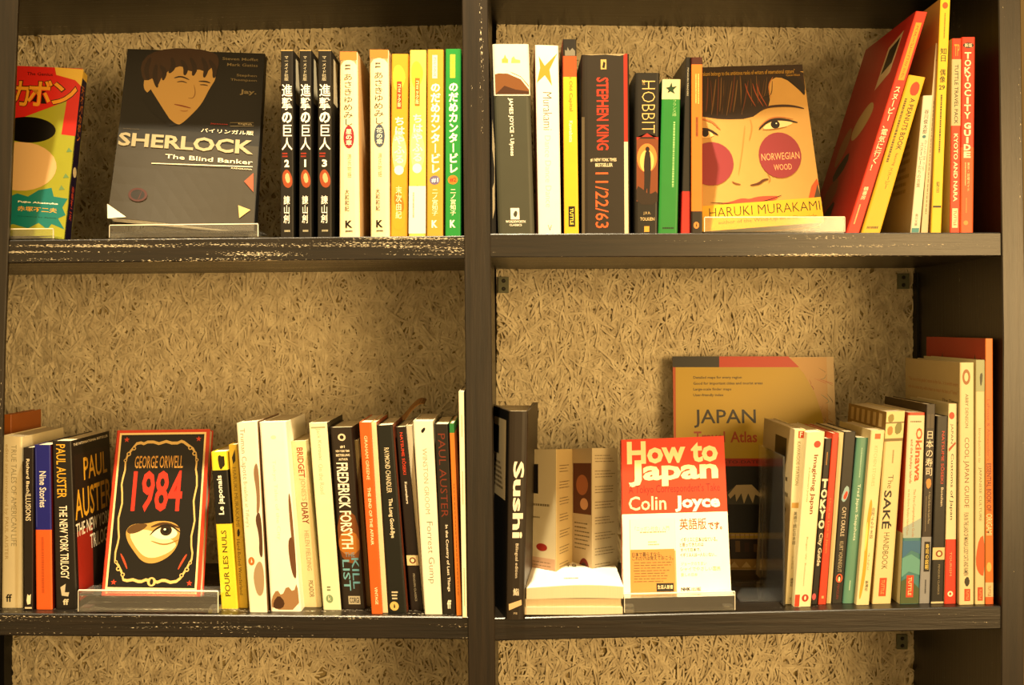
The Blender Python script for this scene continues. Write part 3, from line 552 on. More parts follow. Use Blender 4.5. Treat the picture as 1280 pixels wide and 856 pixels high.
spine_book('LL', 412, 440.4, 427.6, 457, 534.3, 533.6, by=761, W=.11, cover='3a2c20', label='thick dark brown thriller with large white capitals down its spine', prints=[
    E(.5, .055, .17, .02, 'd8ccb0', 'emblem'), E(.5, .055, .09, .011, '3a2c20', 'emblem'), T('#1', .4, .1, .6, .115, 'e8dcc0', 'h', .02, 'small_print'), T('NEW YORK TIMES', .2, .125, .8, .137, 'e8dcc0', 'h', .02, 'small_print'), T('BESTSELLING', .2, .147, .8, .16, 'e8dcc0', 'h', .02, 'small_print'), T('AUTHOR', .3, .17, .7, .183, 'e8dcc0', 'h', .02, 'small_print'),
    PO([(.05, .5), (.5, .45), (.95, .5), (.96, .72), (.5, .76), (.04, .7)], '8a5418', 'spine_picture', 1), PO([(.05, .6), (.5, .56), (.95, .6), (.9, .7), (.1, .7)], 'b87a1c', 'spine_picture', 1),
    T('FREDERICK FORSYTH', .18, .195, .68, .67, 'efe6d4', 'd', .02, 'author_name'), T('THE', .28, .69, .7, .715, '7a9aa8', 'h', 0), T('KILL', .55, .72, .85, .89, '6aa0b0', 'd', .01), T('LIST', .15, .73, .45, .9, '7ab0bc', 'd', .01), R(.3, .93, .8, .975, 'b8ae98', 'label'), T('CORGI', .35, .937, .75, .968, '2a2018', 'h', .02, 'publisher_name')])
spine_book('LL', 441.5, 447.5, 458, 464, 550, by=758, W=.11, cover='8a7444', label='thin tan spine hidden between the brown thriller and the orange spine')
spine_book('LL', 448.8, 463.4, 464.6, 478, 527.8, by=767.6, W=.12, cover='cf6a10', label='orange spine with fine white capitals on the lower left shelf', prints=[
    T('GRAHAM GREENE', .36, .07, .62, .3, 'f0dcb0', 'd', 0, 'author_name'), T('THE END OF THE AFFAIR', .36, .34, .62, .64, 'f4e4bc', 'd', .01), T('VINTAGE', .42, .86, .68, .95, 'f4e4bc', 'd', .01, 'publisher_name')])
spine_book('LL', 463.8, 470.2, 478.4, 485, 527.4, by=766, W=.12, cover='e2d4b0', right='9a4a20', label='narrow cream spine between the orange book and the dark green black one')
spine_book('LL', 471, 490.6, 485.4, 508.6, 531.8, 530.7, by=766.6, W=.12, cover='1e211a', left='c8b898', right='8a4a2c', label='greenish black spine with cream capitals, round pale emblem at its foot', prints=[
    T('RAYMOND CHANDLER', .36, .12, .66, .36, 'd8ccb0', 'd', .005, 'author_name'), T('The Long Good-Bye', .36, .39, .66, .6, 'e8dcc0', 'd', .015), FN(.25, .88, .6, .93, 3, 'd8ccb0', 'h'), E(.35, .962, .24, .024, 'd9b870', 'emblem'), PO([(.3, .975), (.35, .945), (.42, .97)], '1e211a', 'emblem', 1)])
spine_book('LL', 494.6, 507, 513.4, 529.2, 533.8, 533, by=763, W=.115, cover='2e1c14', label='narrow black spine with orange author name and cream ring badge', prints=[
    T('NATSUME SŌSEKI', .35, .03, .72, .26, 'd8481c', 'd', .015, 'author_name'), T('Kusamakura', .4, .3, .62, .42, 'efe6d4', 'd', .015), R(.02, .7, .98, .755, 'e2d0a4', 'label'), E(.5, .728, .27, .017, '8a4a1c', 'emblem'), E(.5, .728, .15, .01, 'efe0b8', 'emblem'), T('PENGUIN CLASSICS', .42, .8, .58, .95, 'b8ae98', 'd', 0, 'publisher_name')])
spine_book('LL', 507.4, 514.6, 529.5, 531, 531.5, by=762, W=.115, cover='e0d4b8', label='sliver of a cream spine right of the orange-lettered black book')
spine_book('LL', 516.2, 541, 531, 552.8, 526.4, by=768, W=.125, cover='e9e4d4', right='c8bca0', label='white spine with grey serif title and small black feather emblem', prints=[
    PO([(.35, .05), (.55, .03), (.62, .04), (.45, .065)], '1c1814', 'emblem', 1), T('WINSTON GROOM', .38, .14, .62, .48, 'a8a08c', 'd', -.008, 'author_name'), T('Forrest Gump', .3, .52, .72, .84, '8a8474', 'd', -.012)])
spine_book('LL', 543.4, 560.2, 554, 570.2, 530, by=768, W=.12, cover='2e261e', label='dark brown spine with rust coloured author name near the centre post', prints=[
    T('PAUL AUSTER', .2, .05, .72, .49, '8a3a1c', 'd', -.005, 'author_name'), T('In the Country of Last Things', .4, .53, .66, .88, 'efe6d4', 'd', .01), T('ff', .35, .925, .66, .97, 'efe6d4', 'h', .03, 'emblem')])
spine_book('LL', 561.6, 567.4, 570.8, 577, 529, by=769.4, W=.12, cover='d9851c', bands=[(541, '2c8a48'), (1, 'd9851c')], label='slim amber spine with a green tip beside the tall thin white one', prints=[FN(.35, .3, .65, .9, 1, '9a5a10')])
spine_book('LL', 573.2, 579.6, 578.2, 583.6, 489.5, by=772, W=.15, cover='ece4cc', label='tall thin white spine against the centre post, tallest on the lower left shelf', prints=[
    FN(.35, .1, .7, .2, 1, 'b8ae94'), FN(.35, .35, .7, .5, 1, 'b8ae94'), FN(.35, .78, .7, .95, 1, 'b8ae94')])

# ---- lower right: spines
spine_book('LR', 637, 660, 633.5, 654.5, 514, by=774.6, W=.155, cover='3a2d22', left='18120e', bx=(-.034, .016), hard=True, label='dark brown hardcover standing slightly open against the centre post, white lettering', prints=[
    T('Sushi', .25, .24, .85, .61, 'efe6d4', 'd', .03), T('Bilingual edition', .4, .635, .62, .8, 'd8ccb8', 'd', .005, 'subtitle'), T('鮨', .35, .85, .7, .885, 'e2d8c4', 'h', .02, 'emblem'),
    PO([(.1, .925), (.85, .905), (.87, .93), (.12, .955)], 'd8bc94', 'label'), T('PIE', .4, .965, .62, .975, 'b8a890', 'h', .01, 'publisher_name')],
    lp=[R(.2, .05, .88, .44, 'd0bc98', 'label'), R(.3, .09, .62, .23, '241c16', 'label_picture'), FN(.35, .26, .8, .4, 6, '8a7454', 'h')])
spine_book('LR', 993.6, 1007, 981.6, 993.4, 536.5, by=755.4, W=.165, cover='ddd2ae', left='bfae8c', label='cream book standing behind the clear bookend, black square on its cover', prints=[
    R(.35, .01, .9, .05, 'c8501c', 'label'), T('F', .5, .015, .75, .045, 'f0e6cc', 'h', .01, 'emblem'), T('KAWAGOE STATION', .3, .07, .62, .32, '9a8c60', 'd', 0), R(.1, .42, .95, .45, 'c8a050', 'spine_picture'),
    T('英語で読む日本語', .35, .47, .68, .66, '4a4430', 'v', 0), T('いしかわ', .4, .72, .62, .8, '8a8060', 'v', 0, 'author_name'), T('講談社', .4, .85, .68, .9, '4a4430', 'v', .01, 'publisher_name'), T('文', .4, .96, .65, .98, '4a4430', 'h', 0, 'emblem')],
    lp=[R(.42, .07, .78, .22, '241c16', 'cover_picture'), FN(.3, .28, .9, .5, 5, '6a5c40', 'h', fill=.2), FN(.5, .6, .9, .7, 2, '8a7c5c', 'h', fill=.3)])
spine_book('LR', 1009, 1031.4, 992.4, 1013.6, 540.5, 539.5, by=758.6, W=.13, cover='e2d8b6', left='d8cca4', label='cream spine with orange red dot at top and brown title', prints=[
    E(.62, .07, .19, .02, 'b8481c', 'emblem'), T('Imagining Japan', .42, .13, .72, .47, '8e4e10', 'd', .02), T('A Kunstenaars Journey', .22, .2, .34, .4, 'b88a48', 'd', 0, 'subtitle'), T('Roger W. Robinson', .4, .6, .52, .88, 'a89868', 'd', 0, 'author_name'), R(.02, .93, .3, .998, 'c8481c', 'colour_panel'), E(.62, .95, .2, .021, 'b8421c', 'emblem'), E(.62, .95, .06, .012, 'e2d8b6', 'emblem')])
spine_book('LR', 1031.8, 1040.6, 1014.2, 1022.4, 548, by=755.4, W=.13, cover='2a221e', label='slim black spine with bold rounded white capitals in the lower right row', prints=[
    FN(.3, .08, .6, .16, 1, 'c89a50'), T('TOKYO', .02, .24, .98, .55, 'f4efe0', 'v', .05), T('City Guide', .15, .57, .85, .77, 'efe6d4', 'd', .02, 'subtitle'), E(.3, .955, .3, .02, 'd86a7a', 'emblem')])
spine_book('LR', 1041, 1048.4, 1022.8, 1032.4, 541.5, by=755.8, W=.13, cover='d0441a', left='d0441a', label='orange red slim spine beside the black one with rounded capitals', prints=[T('How to Live in Japan', .3, .38, .62, .7, 'e8843c', 'd', .01), R(.35, .95, .65, .965, 'e8a86c', 'emblem')])
spine_book('LR', 1048.8, 1054.8, 1033, 1038.6, 540.6, by=754.6, W=.13, cover='cdbf96', label='thin cream spine just left of the black one with rocket emblem')
spine_book('LR', 1055.2, 1070.2, 1039, 1052.8, 539.4, by=754.2, W=.125, cover='2a2620', label='black spine with a small red and blue rocket emblem', prints=[
    PO([(.15, .39), (.5, .31), (.85, .33), (.7, .39), (.4, .415)], '9ab8c0', 'emblem', 1), PO([(.3, .385), (.6, .34), (.75, .36), (.55, .4)], 'd8481c', 'emblem', 1), T('CAT\u2019S CRADLE', .35, .44, .68, .61, 'd8ccb8', 'd', 0), T('KURT VONNEGUT', .35, .64, .68, .82, 'b8ac94', 'd', 0, 'author_name'), E(.55, .855, .3, .026, 'd9602a', 'emblem'), E(.55, .855, .16, .02, '241e18', 'emblem'), E(.55, .86, .09, .014, 'efe0c0', 'emblem'), T('PENGUIN', .4, .89, .62, .975, '8a2c2c', 'd', .01, 'publisher_name')])
spine_book('LR', 1071.8, 1087.6, 1054, 1068.6, 547, by=754.6, W=.12, cover='6a9a8a', label='pale teal spine with white italic title in the lower right row', round_=.3, prints=[
    FN(.35, .06, .52, .24, 1, 'a8c8b8'), T('Trad Japan Snapshots', .3, .28, .58, .62, 'dce6d8', 'd', 0), FN(.35, .86, .5, .92, 1, 'c8d8c8')])
spine_book('LR', 1089.2, 1106.2, 1070.6, 1086.4, 537.6, by=756.4, W=.13, cover='e0d4ac', left='cbb98c', label='cream spine with yellow banana shape along its left edge', prints=[
    R(.3, .02, .72, .05, 'c8702c', 'label'), T('KITCHEN STORIES', .35, .09, .58, .32, 'c4b68c', 'd', -.005), PO([(.35, .38), (.6, .42), (.45, .6), (.55, .8), (.3, .97), (.1, .96), (.3, .75), (.2, .58)], 'd9a81c', 'spine_picture', 2), PO([(.3, .5), (.42, .6), (.3, .72), (.2, .6)], 'f0d878', 'spine_picture', 2),
    T('台所よもやま話', .55, .44, .8, .62, '3a3424', 'v', 0), T('よしもと', .55, .7, .72, .8, '8a8060', 'v', 0, 'author_name'), T('新潮社', .55, .86, .78, .92, '4a4430', 'v', .01, 'publisher_name')])
spine_book('LR', 1108, 1131.6, 1090.2, 1113.8, 514.6, 513.4, by=755, W=.15, cover='dccda2', left='b0905c', label='cream handbook with brush lettered title and patterned top band', prints=[
    R(.02, .0, .98, .14, 'e0cf9c', 'spine_picture'), PO([(.1, .02), (.4, .01), (.45, .05), (.15, .06)], '9a8a3c', 'spine_picture', 1), PO([(.5, .07), (.85, .05), (.9, .11), (.55, .125)], '8a8a4c', 'spine_picture', 1), PO([(.12, .08), (.4, .075), (.42, .12), (.15, .125)], 'b88a3c', 'spine_picture', 1), R(.02, .14, .98, .155, '8a7444', 'spine_line'), R(.02, .055, .98, .062, '8a7444', 'spine_line'),
    FN(.45, .2, .6, .27, 1, 'a8966c'), T('The', .35, .33, .62, .4, '5a4c30', 'd', -.01), T('SAKÉ', .2, .41, .7, .61, '241c14', 'd', .02, 'title'), T('HANDBOOK', .35, .63, .65, .82, '4a3e2a', 'd', -.012, 'title'), R(.3, .865, .68, .96, 'c8541c', 'label'), T('TUTTLE', .4, .875, .58, .95, 'e8a86c', 'd', .01, 'publisher_name')],
    lp=[R(.0, .0, 1, .1, '8a6c3c', 'cover_picture')] + [('rect', (.08 + i * .15, .015, .16 + i * .15, .085), 'b8a074', 'cover_picture') for i in range(6)])
spine_book('LR', 1135.5, 1156.4, 1124.6, 1148.6, 515.5, by=755.2, W=.15, cover='ddd3b6', bands=[(519, 'c8501c'), (672, 'e0d6ba'), (1, '4a8a96')], left='c04a1c', label='white spine with bold orange title above a blue sea picture', prints=[
    FN(.15, .04, .8, .055, 1, '8a8060', 'h'), T('Okinawa', .5, .08, .88, .36, 'c8641c', 'd', .03), T('and the Ryukyu Islands', .18, .14, .36, .37, 'a8541c', 'd', .015, 'subtitle'),
    PO([(.02, .6), (.98, .55), (.98, .655), (.02, .655)], 'a8b8b8', 'spine_picture'), T('The First Comprehensive Guide', .45, .4, .62, .65, 'b07a44', 'd', 0, 'subtitle'), T('to the Entire Ryukyu Island Chain', .15, .4, .3, .64, 'a88a5c', 'd', 0, 'subtitle'),
    PO([(.02, .67), (.98, .67), (.98, .74), (.5, .72), (.02, .76)], '3a7aa8', 'spine_picture'), PO([(.02, .76), (.5, .74), (.98, .77), (.98, .85), (.4, .83), (.02, .86)], '6aa8a8', 'spine_picture'), PO([(.02, .88), (.4, .86), (.98, .92), (.98, .998), (.02, .998)], '5a6a44', 'spine_picture'),
    R(.3, .85, .68, .965, 'd04a1c', 'label'), T('TUTTLE', .4, .86, .58, .955, 'f0c89c', 'd', .02, 'publisher_name')],
    lp=[R(0, .63, 1, 1, 'c8bc94', 'cover_picture')])
spine_book('LR', 1158, 1169.6, 1149, 1162.4, 505, by=754.6, W=.15, cover='3a2c22', bands=[(671, '3a2c22'), (1, '9a9ca8')], label='brown spine with white Japanese title above a lilac grey foot', prints=[
    R(.15, .05, .85, .12, '5a4c3c', 'emblem'), R(.45, .05, .53, .12, '3a2c22', 'emblem'), T('日本の寿司', .12, .13, .88, .36, 'efe6d4', 'v', -.002), PO([(.2, .38), (.7, .37), (.8, .41), (.4, .43)], 'e09a4c', 'spine_picture', 1), T('A Visual Guide to the Sushi Menu', .55, .44, .75, .6, 'b8ae98', 'd', 0, 'subtitle'), FN(.25, .46, .4, .64, 1, '8a7c68'),
    R(.3, .69, .85, .84, '1c1814', 'label'), T('寿司の説明', .42, .7, .75, .83, 'e6d06a', 'v', .01, 'label_text'), FN(.4, .88, .65, .95, 1, '4a4c58')])
spine_book('LR', 1171, 1185.2, 1163.4, 1179.4, 520, by=755, W=.115, cover='1c1a17', label='black spine with red author name and ring badge left of the white and red spine', prints=[
    T('NATSUME SŌSEKI', .5, .08, .8, .36, 'c83c1c', 'd', .015, 'author_name'), T('Botchan', .55, .38, .75, .48, 'd8ccb8', 'd', .01), R(.02, .7, .98, .765, 'd8c89c', 'label'), E(.55, .733, .28, .018, '9a4a1c', 'emblem'), E(.55, .733, .15, .011, 'e6d6ac', 'emblem'), T('PENGUIN CLASSICS', .5, .79, .64, .95, 'a89c84', 'd', 0, 'publisher_name'), R(.02, .988, .98, .998, 'd8ccb0', 'colour_edge')])
spine_book('LR', 1185.8, 1196.2, 1180.4, 1194.8, 504.4, by=755, W=.13, cover='ddd4b8', bands=[(674, 'e0d8bc'), (1, 'd0401c')], left='c8bc98', label='white spine with black title, red lower third and red dot at top', prints=[
    E(.4, .06, .32, .018, 'c84a1c', 'emblem'), T('JAPAN', .25, .1, .6, .2, '2a2418', 'd', 0, 'series_line'), PO([(.1, .225), (.85, .19), (.9, .2), (.15, .24)], 'b85a2c', 'spine_line'), T('Customs of Japan', .3, .25, .68, .58, '2a2620', 'd', .005), T('TOURISM', .4, .74, .6, .86, 'f0a880', 'd', 0, 'subtitle'), E(.5, .95, .24, .014, 'f4e6d0', 'emblem'), E(.5, .95, .1, .007, 'c8401c', 'emblem')])
spine_book('LR', 1200, 1217.6, 1199, 1217.2, 453, by=756, W=.185, cover='ddd2b0', left='bfae86', label='tall cream spine with brown title, its broad back cover text showing to the left', prints=[
    E(.45, .06, .28, .032, 'a8702c', 'emblem'), E(.45, .06, .14, .018, 'ddd2b0', 'emblem'), T('ABBY DENSON', .38, .13, .6, .27, '6a5c3c', 'd', 0, 'author_name'), T('COOL JAPAN GUIDE', .25, .31, .66, .6, '8a4a20', 'd', -.004),
    T('FUN IN THE LAND OF MANGA LUCKY CATS AND RAMEN', .3, .62, .62, .88, '2a2418', 'd', .002, 'subtitle'), PO([(.3, .9), (.6, .88), (.75, .91), (.5, .93)], '4a4430', 'emblem', 1), R(.35, .935, .75, .985, 'c8541c', 'label'), T('TUTTLE', .47, .94, .64, .98, 'e8b080', 'd', .01, 'publisher_name')],
    lp=[T('\u201cThis one of the guide I return to for fun... it is worth every', .06, .085, .97, .105, 'b0744c', 'h', 0, 'blurb'), T('inch of a comic trip, with a heart to match the best of Tokyo\u201d', .06, .12, .97, .14, 'b0744c', 'h', 0, 'blurb'), T('The Times', .7, .16, .97, .172, '4a4030', 'h', .01, 'blurb'),
        T('\u201cComics make an easy first step to Japan\u201d', .08, .2, .85, .22, 'b0744c', 'h', 0, 'blurb'), T('from Japan with love, a guide to its food', .25, .245, .97, .26, '6a5c44', 'h', 0, 'blurb'), E(.9, .4, .01, .004, '4a4030', 'blurb'), E(.9, .43, .01, .004, '4a4030', 'blurb')])
spine_book('LR', 1220, 1230.8, 1219, 1230.8, 449.7, by=755.6, W=.17, cover='d6cda8', label='slim cream spine with orange disc low down, left of the orange spine', prints=[
    R(.02, 0, .98, .13, 'a8b090', 'colour_panel'), PO([(.4, .06), (.8, .05), (.7, .1), (.5, .11)], '4a4a34', 'spine_picture', 1), T('Introduction to', .3, .28, .6, .42, '9a9070', 'd', 0, 'subtitle'), T('JAPANESE CULTURE', .3, .44, .68, .66, '80744c', 'd', -.004),
    PO([(.98, .715), (.4, .73), (.06, .8), (.1, .85), (.5, .88), (.98, .885)], 'd06a1c', 'spine_picture', 1), R(.25, .93, .8, .985, 'c8541c', 'label'), T('TUTTLE', .4, .937, .66, .98, 'e8b080', 'd', .01, 'publisher_name')])
spine_book('LR', 1231.6, 1241, 1231.8, 1242, 423, by=755.4, W=.19, cover='d8811c', bands=[(728, 'd8811c'), (746, 'd8c8a0'), (1, 'd8701c')], left='cbb78c', label='tallest orange spine at the right end of the lower right shelf', prints=[
    T('LaFosse & Alexander\u2019s', .2, .23, .6, .46, 'a85a14', 'd', 0, 'author_name'), T('ESSENTIAL BOOK OF', .15, .47, .75, .68 - .03, '7a2c10', 'd', .01), T('ORIGAMI', .1, .66, .85, .75 - .01, 'f0dcb0', 'd', .01), E(.45, .86, .3, .018, 'e6c06a', 'emblem'), T('TUTTLE', .3, .93, .65, .97, 'a86a2c', 'd', .01, 'publisher_name')],
    lp=[R(0, 0, 1, .085, 'b03a20', 'cover_picture'), PO([(.22, .17), (.3, .06), (.34, .17)], '5a4424', 'cover_picture'), PO([(.8, .17), (.84, .06), (.88, .12), (.93, .07), (.95, .17)], '4a4424', 'cover_picture'), R(.25, .145, .6, .175, 'c06a4c', 'cover_picture')])

# ------------------------------------------------------------------ books shown face out on clear stands
def invbil(q, p):
    u = v = .5
    for _ in range(25):
        x = (1-u)*(1-v)*q[0][0] + u*(1-v)*q[1][0] + u*v*q[2][0] + (1-u)*v*q[3][0] - p[0]
        y = (1-u)*(1-v)*q[0][1] + u*(1-v)*q[1][1] + u*v*q[2][1] + (1-u)*v*q[3][1] - p[1]
        xu = (1-v)*(q[1][0]-q[0][0]) + v*(q[2][0]-q[3][0]); xv = (1-u)*(q[3][0]-q[0][0]) + u*(q[2][0]-q[1][0])
        yu = (1-v)*(q[1][1]-q[0][1]) + v*(q[2][1]-q[3][1]); yv = (1-u)*(q[3][1]-q[0][1]) + u*(q[2][1]-q[1][1])
        d = xu * yv - xv * yu
        u -= (x * yv - xv * y) / d; v -= (xu * y - x * yu) / d
    return u, v
def face_book(q, db, dt, thk, side, front, spine, label, bands=None, rough=.4, back=None, name='book', yaw=0, wave=0):
    """q = photo corners TL, TR, BR, BL; the foot stands db back from the shelf edge, the head dt; spine on side 'L' or 'R'"""
    Q = [P(q[0][0], q[0][1], dt), P(q[1][0], q[1][1], dt + yaw), P(q[2][0], q[2][1], db + yaw), P(q[3][0], q[3][1], db)]
    pn = (Q[0] - Q[3]).cross(Q[2] - Q[3]); cp = Vector((0, -D, 0)); dr = Q[1] - cp      # slide the fourth corner along its sight line onto the plane of the cover
    Q[1] = cp + dr * ((Q[3] - cp).dot(pn) / dr.dot(pn))
    nrm = ((Q[3] - Q[0]).cross(Q[1] - Q[0])).normalized()
    if nrm.y < 0: nrm = -nrm
    wid = (Q[2] - Q[3]).length; hei = (Q[0] - Q[3]).length
    def M(u, v, w_):
        p = bil(Q, u, v) + nrm * (w_ * thk)
        if wave and w_ < .5: p = p - nrm * wave * (math.sin(u * 5 + .6) * .45 + .5) * max(0, (v - .35)) ** 2
        return p
    root = thing(name, label, 'book', M(.5, 1, .5))
    t = .0009 / thk; tu = .0009 / wid
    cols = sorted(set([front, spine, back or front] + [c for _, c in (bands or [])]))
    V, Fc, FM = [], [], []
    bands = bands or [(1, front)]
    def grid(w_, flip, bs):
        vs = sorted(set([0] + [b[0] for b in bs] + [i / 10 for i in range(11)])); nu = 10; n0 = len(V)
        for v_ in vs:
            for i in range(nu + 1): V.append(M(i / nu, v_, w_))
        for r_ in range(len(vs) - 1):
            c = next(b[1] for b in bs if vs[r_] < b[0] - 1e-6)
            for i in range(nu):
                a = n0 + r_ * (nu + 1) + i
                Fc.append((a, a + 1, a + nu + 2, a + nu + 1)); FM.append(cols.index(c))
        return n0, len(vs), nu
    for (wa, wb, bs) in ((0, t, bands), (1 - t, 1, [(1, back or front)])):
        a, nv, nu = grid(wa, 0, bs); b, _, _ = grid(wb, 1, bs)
        ring = [i for i in range(nu + 1)] + [r * (nu + 1) + nu for r in range(1, nv)] + [(nv - 1) * (nu + 1) + i for i in range(nu - 1, -1, -1)] + [r * (nu + 1) for r in range(nv - 2, 0, -1)]
        for i in range(len(ring)):
            j = (i + 1) % len(ring); Fc.append((a + ring[i], a + ring[j], b + ring[j], b + ring[i])); FM.append(cols.index(front if wa == 0 else (back or front)))
    s0, s1 = (0, tu) if side == 'L' else (1 - tu, 1)
    n = len(V); vv, ff = hexa([M(s0, 0, 0), M(s1, 0, 0), M(s1, 1, 0), M(s0, 1, 0)], [M(s0, 0, 1), M(s1, 0, 1), M(s1, 1, 1), M(s0, 1, 1)])
    V += vv; Fc += [tuple(i + n for i in f_) for f_ in ff]; FM += [cols.index(spine)] * 6
    mesh('cover', V, Fc, [mat(c, rough, .06) for c in cols], root, FM)
    e = .0016 / wid; ev = .0016 / hei
    u0, u1 = (tu * 1.5, 1 - e) if side == 'L' else (e, 1 - tu * 1.5)
    pq = lambda w_: [M(u0, ev, w_), M(u1, ev, w_), M(u1, 1 - ev, w_), M(u0, 1 - ev, w_)]
    fq = [bil(Q, a_, b_) + nrm * (t * 1.6 * thk) for a_, b_ in ((u0, ev), (u1, ev), (u1, 1 - ev), (u0, 1 - ev))]
    vv, ff = hexa(fq, pq(1 - t * 1.6)); mesh('pages', vv, ff, [paper()], root)
    def uv(p): return invbil(q, p) if (abs(p[0]) > 1.5 or abs(p[1]) > 1.5) else p
    pr = Print(lambda u, v, o: M(u, v, 0) - nrm * (o + (.0004 if wave else 0)), uv)
    sd = Print((lambda u, v, o: M(1, v, u) + (Q[1] - Q[0]).normalized() * o) if side == 'R' else (lambda u, v, o: M(0, v, 1 - u) - (Q[1] - Q[0]).normalized() * o), lambda p: p)
    return root, M, pr, sd
def stand(x0, x1, row, h, lip, depth, M, thk, label, front=.004):
    """clear easel: upright lip in front, ledge the book sits on, sloping back rest, two feet"""
    a, b = P(x0, 0, front).x, P(x1, 0, front).x; z = boardz(row, (a + b) / 2) + .0004
    za, zb = boardz(row, a) + .0004, boardz(row, b) + .0004
    root = thing('display_stand', label, 'display stand', ((a + b) / 2, front, z)); t = .0024; A = acrylic()
    def slab(y0, y1, h0, h1): return hexa([(a, y0, za + h0), (b, y0, zb + h0), (b, y0, zb + h1), (a, y0, za + h1)], [(a, y1, za + h0), (b, y1, zb + h0), (b, y1, zb + h1), (a, y1, za + h1)])
    v, f = slab(front, front + t, .0015, lip); mesh('lip', v, f, [A], root)
    v, f = slab(front + t, depth, h - t - .0006, h - .0006); mesh('ledge', v, f, [A], root)
    c0 = [M(.14, 1.0, 1.08), M(.86, 1.0, 1.08)]; c1 = [M(.14, .35, 1.08), M(.86, .35, 1.08)]
    for p in c0: p.z = z + h - .0006
    off = Vector((0, t, 0))
    v, f = hexa([c1[0], c1[1], c0[1], c0[0]], [c1[0] + off, c1[1] + off, c0[1] + off, c0[0] + off]); mesh('back_rest', v, f, [A], root)
    for x in (a, b - .012):
        v, f = axbox(x, x + .012, front + t + .0003, front + .02, min(za, zb), z + min(h - t - .0012, .006)); mesh('foot', v, f, [A], root)
    EM = mat('f2ecdc', .25)                       # gleam along the sheet's edges, put in as pale opaque strips
    v, f = hexa([(a, front, za + lip), (b, front, zb + lip), (b, front, zb + lip + .0011), (a, front, za + lip + .0011)], [(a, front + t, za + lip), (b, front + t, zb + lip), (b, front + t, zb + lip + .0011), (a, front + t, za + lip + .0011)]); mesh('edge_gleam', v, f, [EM], root)
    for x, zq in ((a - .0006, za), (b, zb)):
        v, f = axbox(x, x + .0006, front, front + t, zq + .0015, zq + lip); mesh('edge_gleam', v, f, [EM], root)
def Z(ox, oy, s): return lambda x, y: (ox + x / s, oy + y / s)
def ZB(z, x0, y0, x1, y1): return z(x0, y0) + z(x1, y1)

# --- comic with a bright cover, cut by the left post
z = Z(0, 75, 3.725)
q = [(-20, 82), (102.5, 87), (81, 299), (-40, 291)]
r, M, pr, sd = face_book(q, .03, .07, .019, 'R', 'a8a82c', '2a1c50', 'bright red and lime comic cover beside the left post on the upper left shelf', rough=.32)
pr.poly([z(-80, 20), z(385, 40), z(350, 360), z(285, 352), z(310, 195), z(60, 290), z(-80, 290)], 'cf2a24', 'cover_picture')
pr.poly([z(255, 34), z(390, 44), z(378, 125), z(350, 95), z(262, 70)], 'd8b84a', 'cover_picture')
pr.text('The Genius', ZB(z, 126, 56, 245, 76), '2a1c14', name='subtitle')
for i, (ch, b) in enumerate((('カ', (55, 98, 130, 222)), ('ボ', (135, 92, 235, 222)), ('ン', (248, 105, 352, 215)))):
    pr.text(ch, ZB(z, b[0] - 4, b[1] - 4, b[2] + 4, b[3] + 4), '3a2410', bold=.05, name='title'); pr.text(ch, ZB(z, *b), 'dfa01c', bold=.02, name='title')
pr.poly([z(-20, 640), z(45, 640), z(80, 625), z(130, 640), z(180, 610), z(240, 600), z(250, 640), z(315, 650), z(290, 690), z(305, 725), z(270, 740), z(300, 790), z(240, 765), z(220, 790), z(180, 760), z(130, 785), z(60, 765), z(-20, 790)], '168a88', 'cover_picture')
pr.ell(z(95, 500), 42, 33, 'd9b888', 'cover_picture'); pr.ell(z(130, 330), 33, 18, '1a1512', 'cover_picture')
for (x, y) in ((320, 425), (305, 545), (285, 600)): pr.poly([z(x, y - 12), z(x + 16, y + 8), z(x - 12, y + 10)], '7a9a6a', 'cover_picture')
pr.text('Fujio Akatsuka', ZB(z, 84, 658, 270, 680), 'f4efe0', bold=.03, name='author_name'); pr.text('赤塚不二夫', ZB(z, 82, 682, 264, 716), 'f0b83c', bold=.03, name='author_name')
pr.text('translated by Zylott', ZB(z, 80, 726, 262, 742), '14301c', name='small_print'); pr.build(r, .32)
sd.text('天才バカボン', (.25, .08, .75, .42), 'c8781c', 'v', .03, 'title'); sd.ell((.5, .6), .3, .03, 'e0d4b8', 'badge'); sd.text('赤塚不二夫', (.3, .68, .7, .88), 'd85a2c', 'v', .02, 'author_name'); sd.rect((.0, .0, 1, .045), 'd8b84a'); sd.build(r)
stand(-30, 66, 'UL', .0055, .013, .045, M, .019, 'clear acrylic stand under the bright red and lime comic')

# --- large black cover with a man's portrait
z = Z(130, 55, 3.424)
q = [(159.5, 61), (331, 67), (318, 290.5), (136, 274)]
r, M, pr, sd = face_book(q, .03, .085, .015, 'R', '1d1815', '14100d', 'large black cover with a dark-haired man and white capitals, curling at its lower corner', rough=.46, wave=.02, bands=[(.47, '1d1815'), (.53, '2c2620'), (1, '4a4238')])  # lower bands: grey wall picture, with the lamplight below the shadow line painted in
pr.poly([z(172, 150), z(190, 130), z(225, 120), z(280, 100), z(400, 80), z(470, 95), z(482, 150), z(452, 195), z(420, 260), z(385, 300), z(330, 352), z(310, 352), z(275, 325), z(235, 265), z(200, 225), z(168, 200)], 'b8985e', 'cover_picture', 2)
pr.poly([z(165, 160), z(155, 90), z(195, 40), z(280, 18), z(400, 20), z(480, 40), z(495, 75), z(480, 130), z(465, 100), z(440, 125), z(400, 110), z(370, 125), z(335, 95), z(290, 110), z(250, 140), z(228, 190), z(210, 150), z(190, 160)], '4a3220', 'cover_picture', 1)
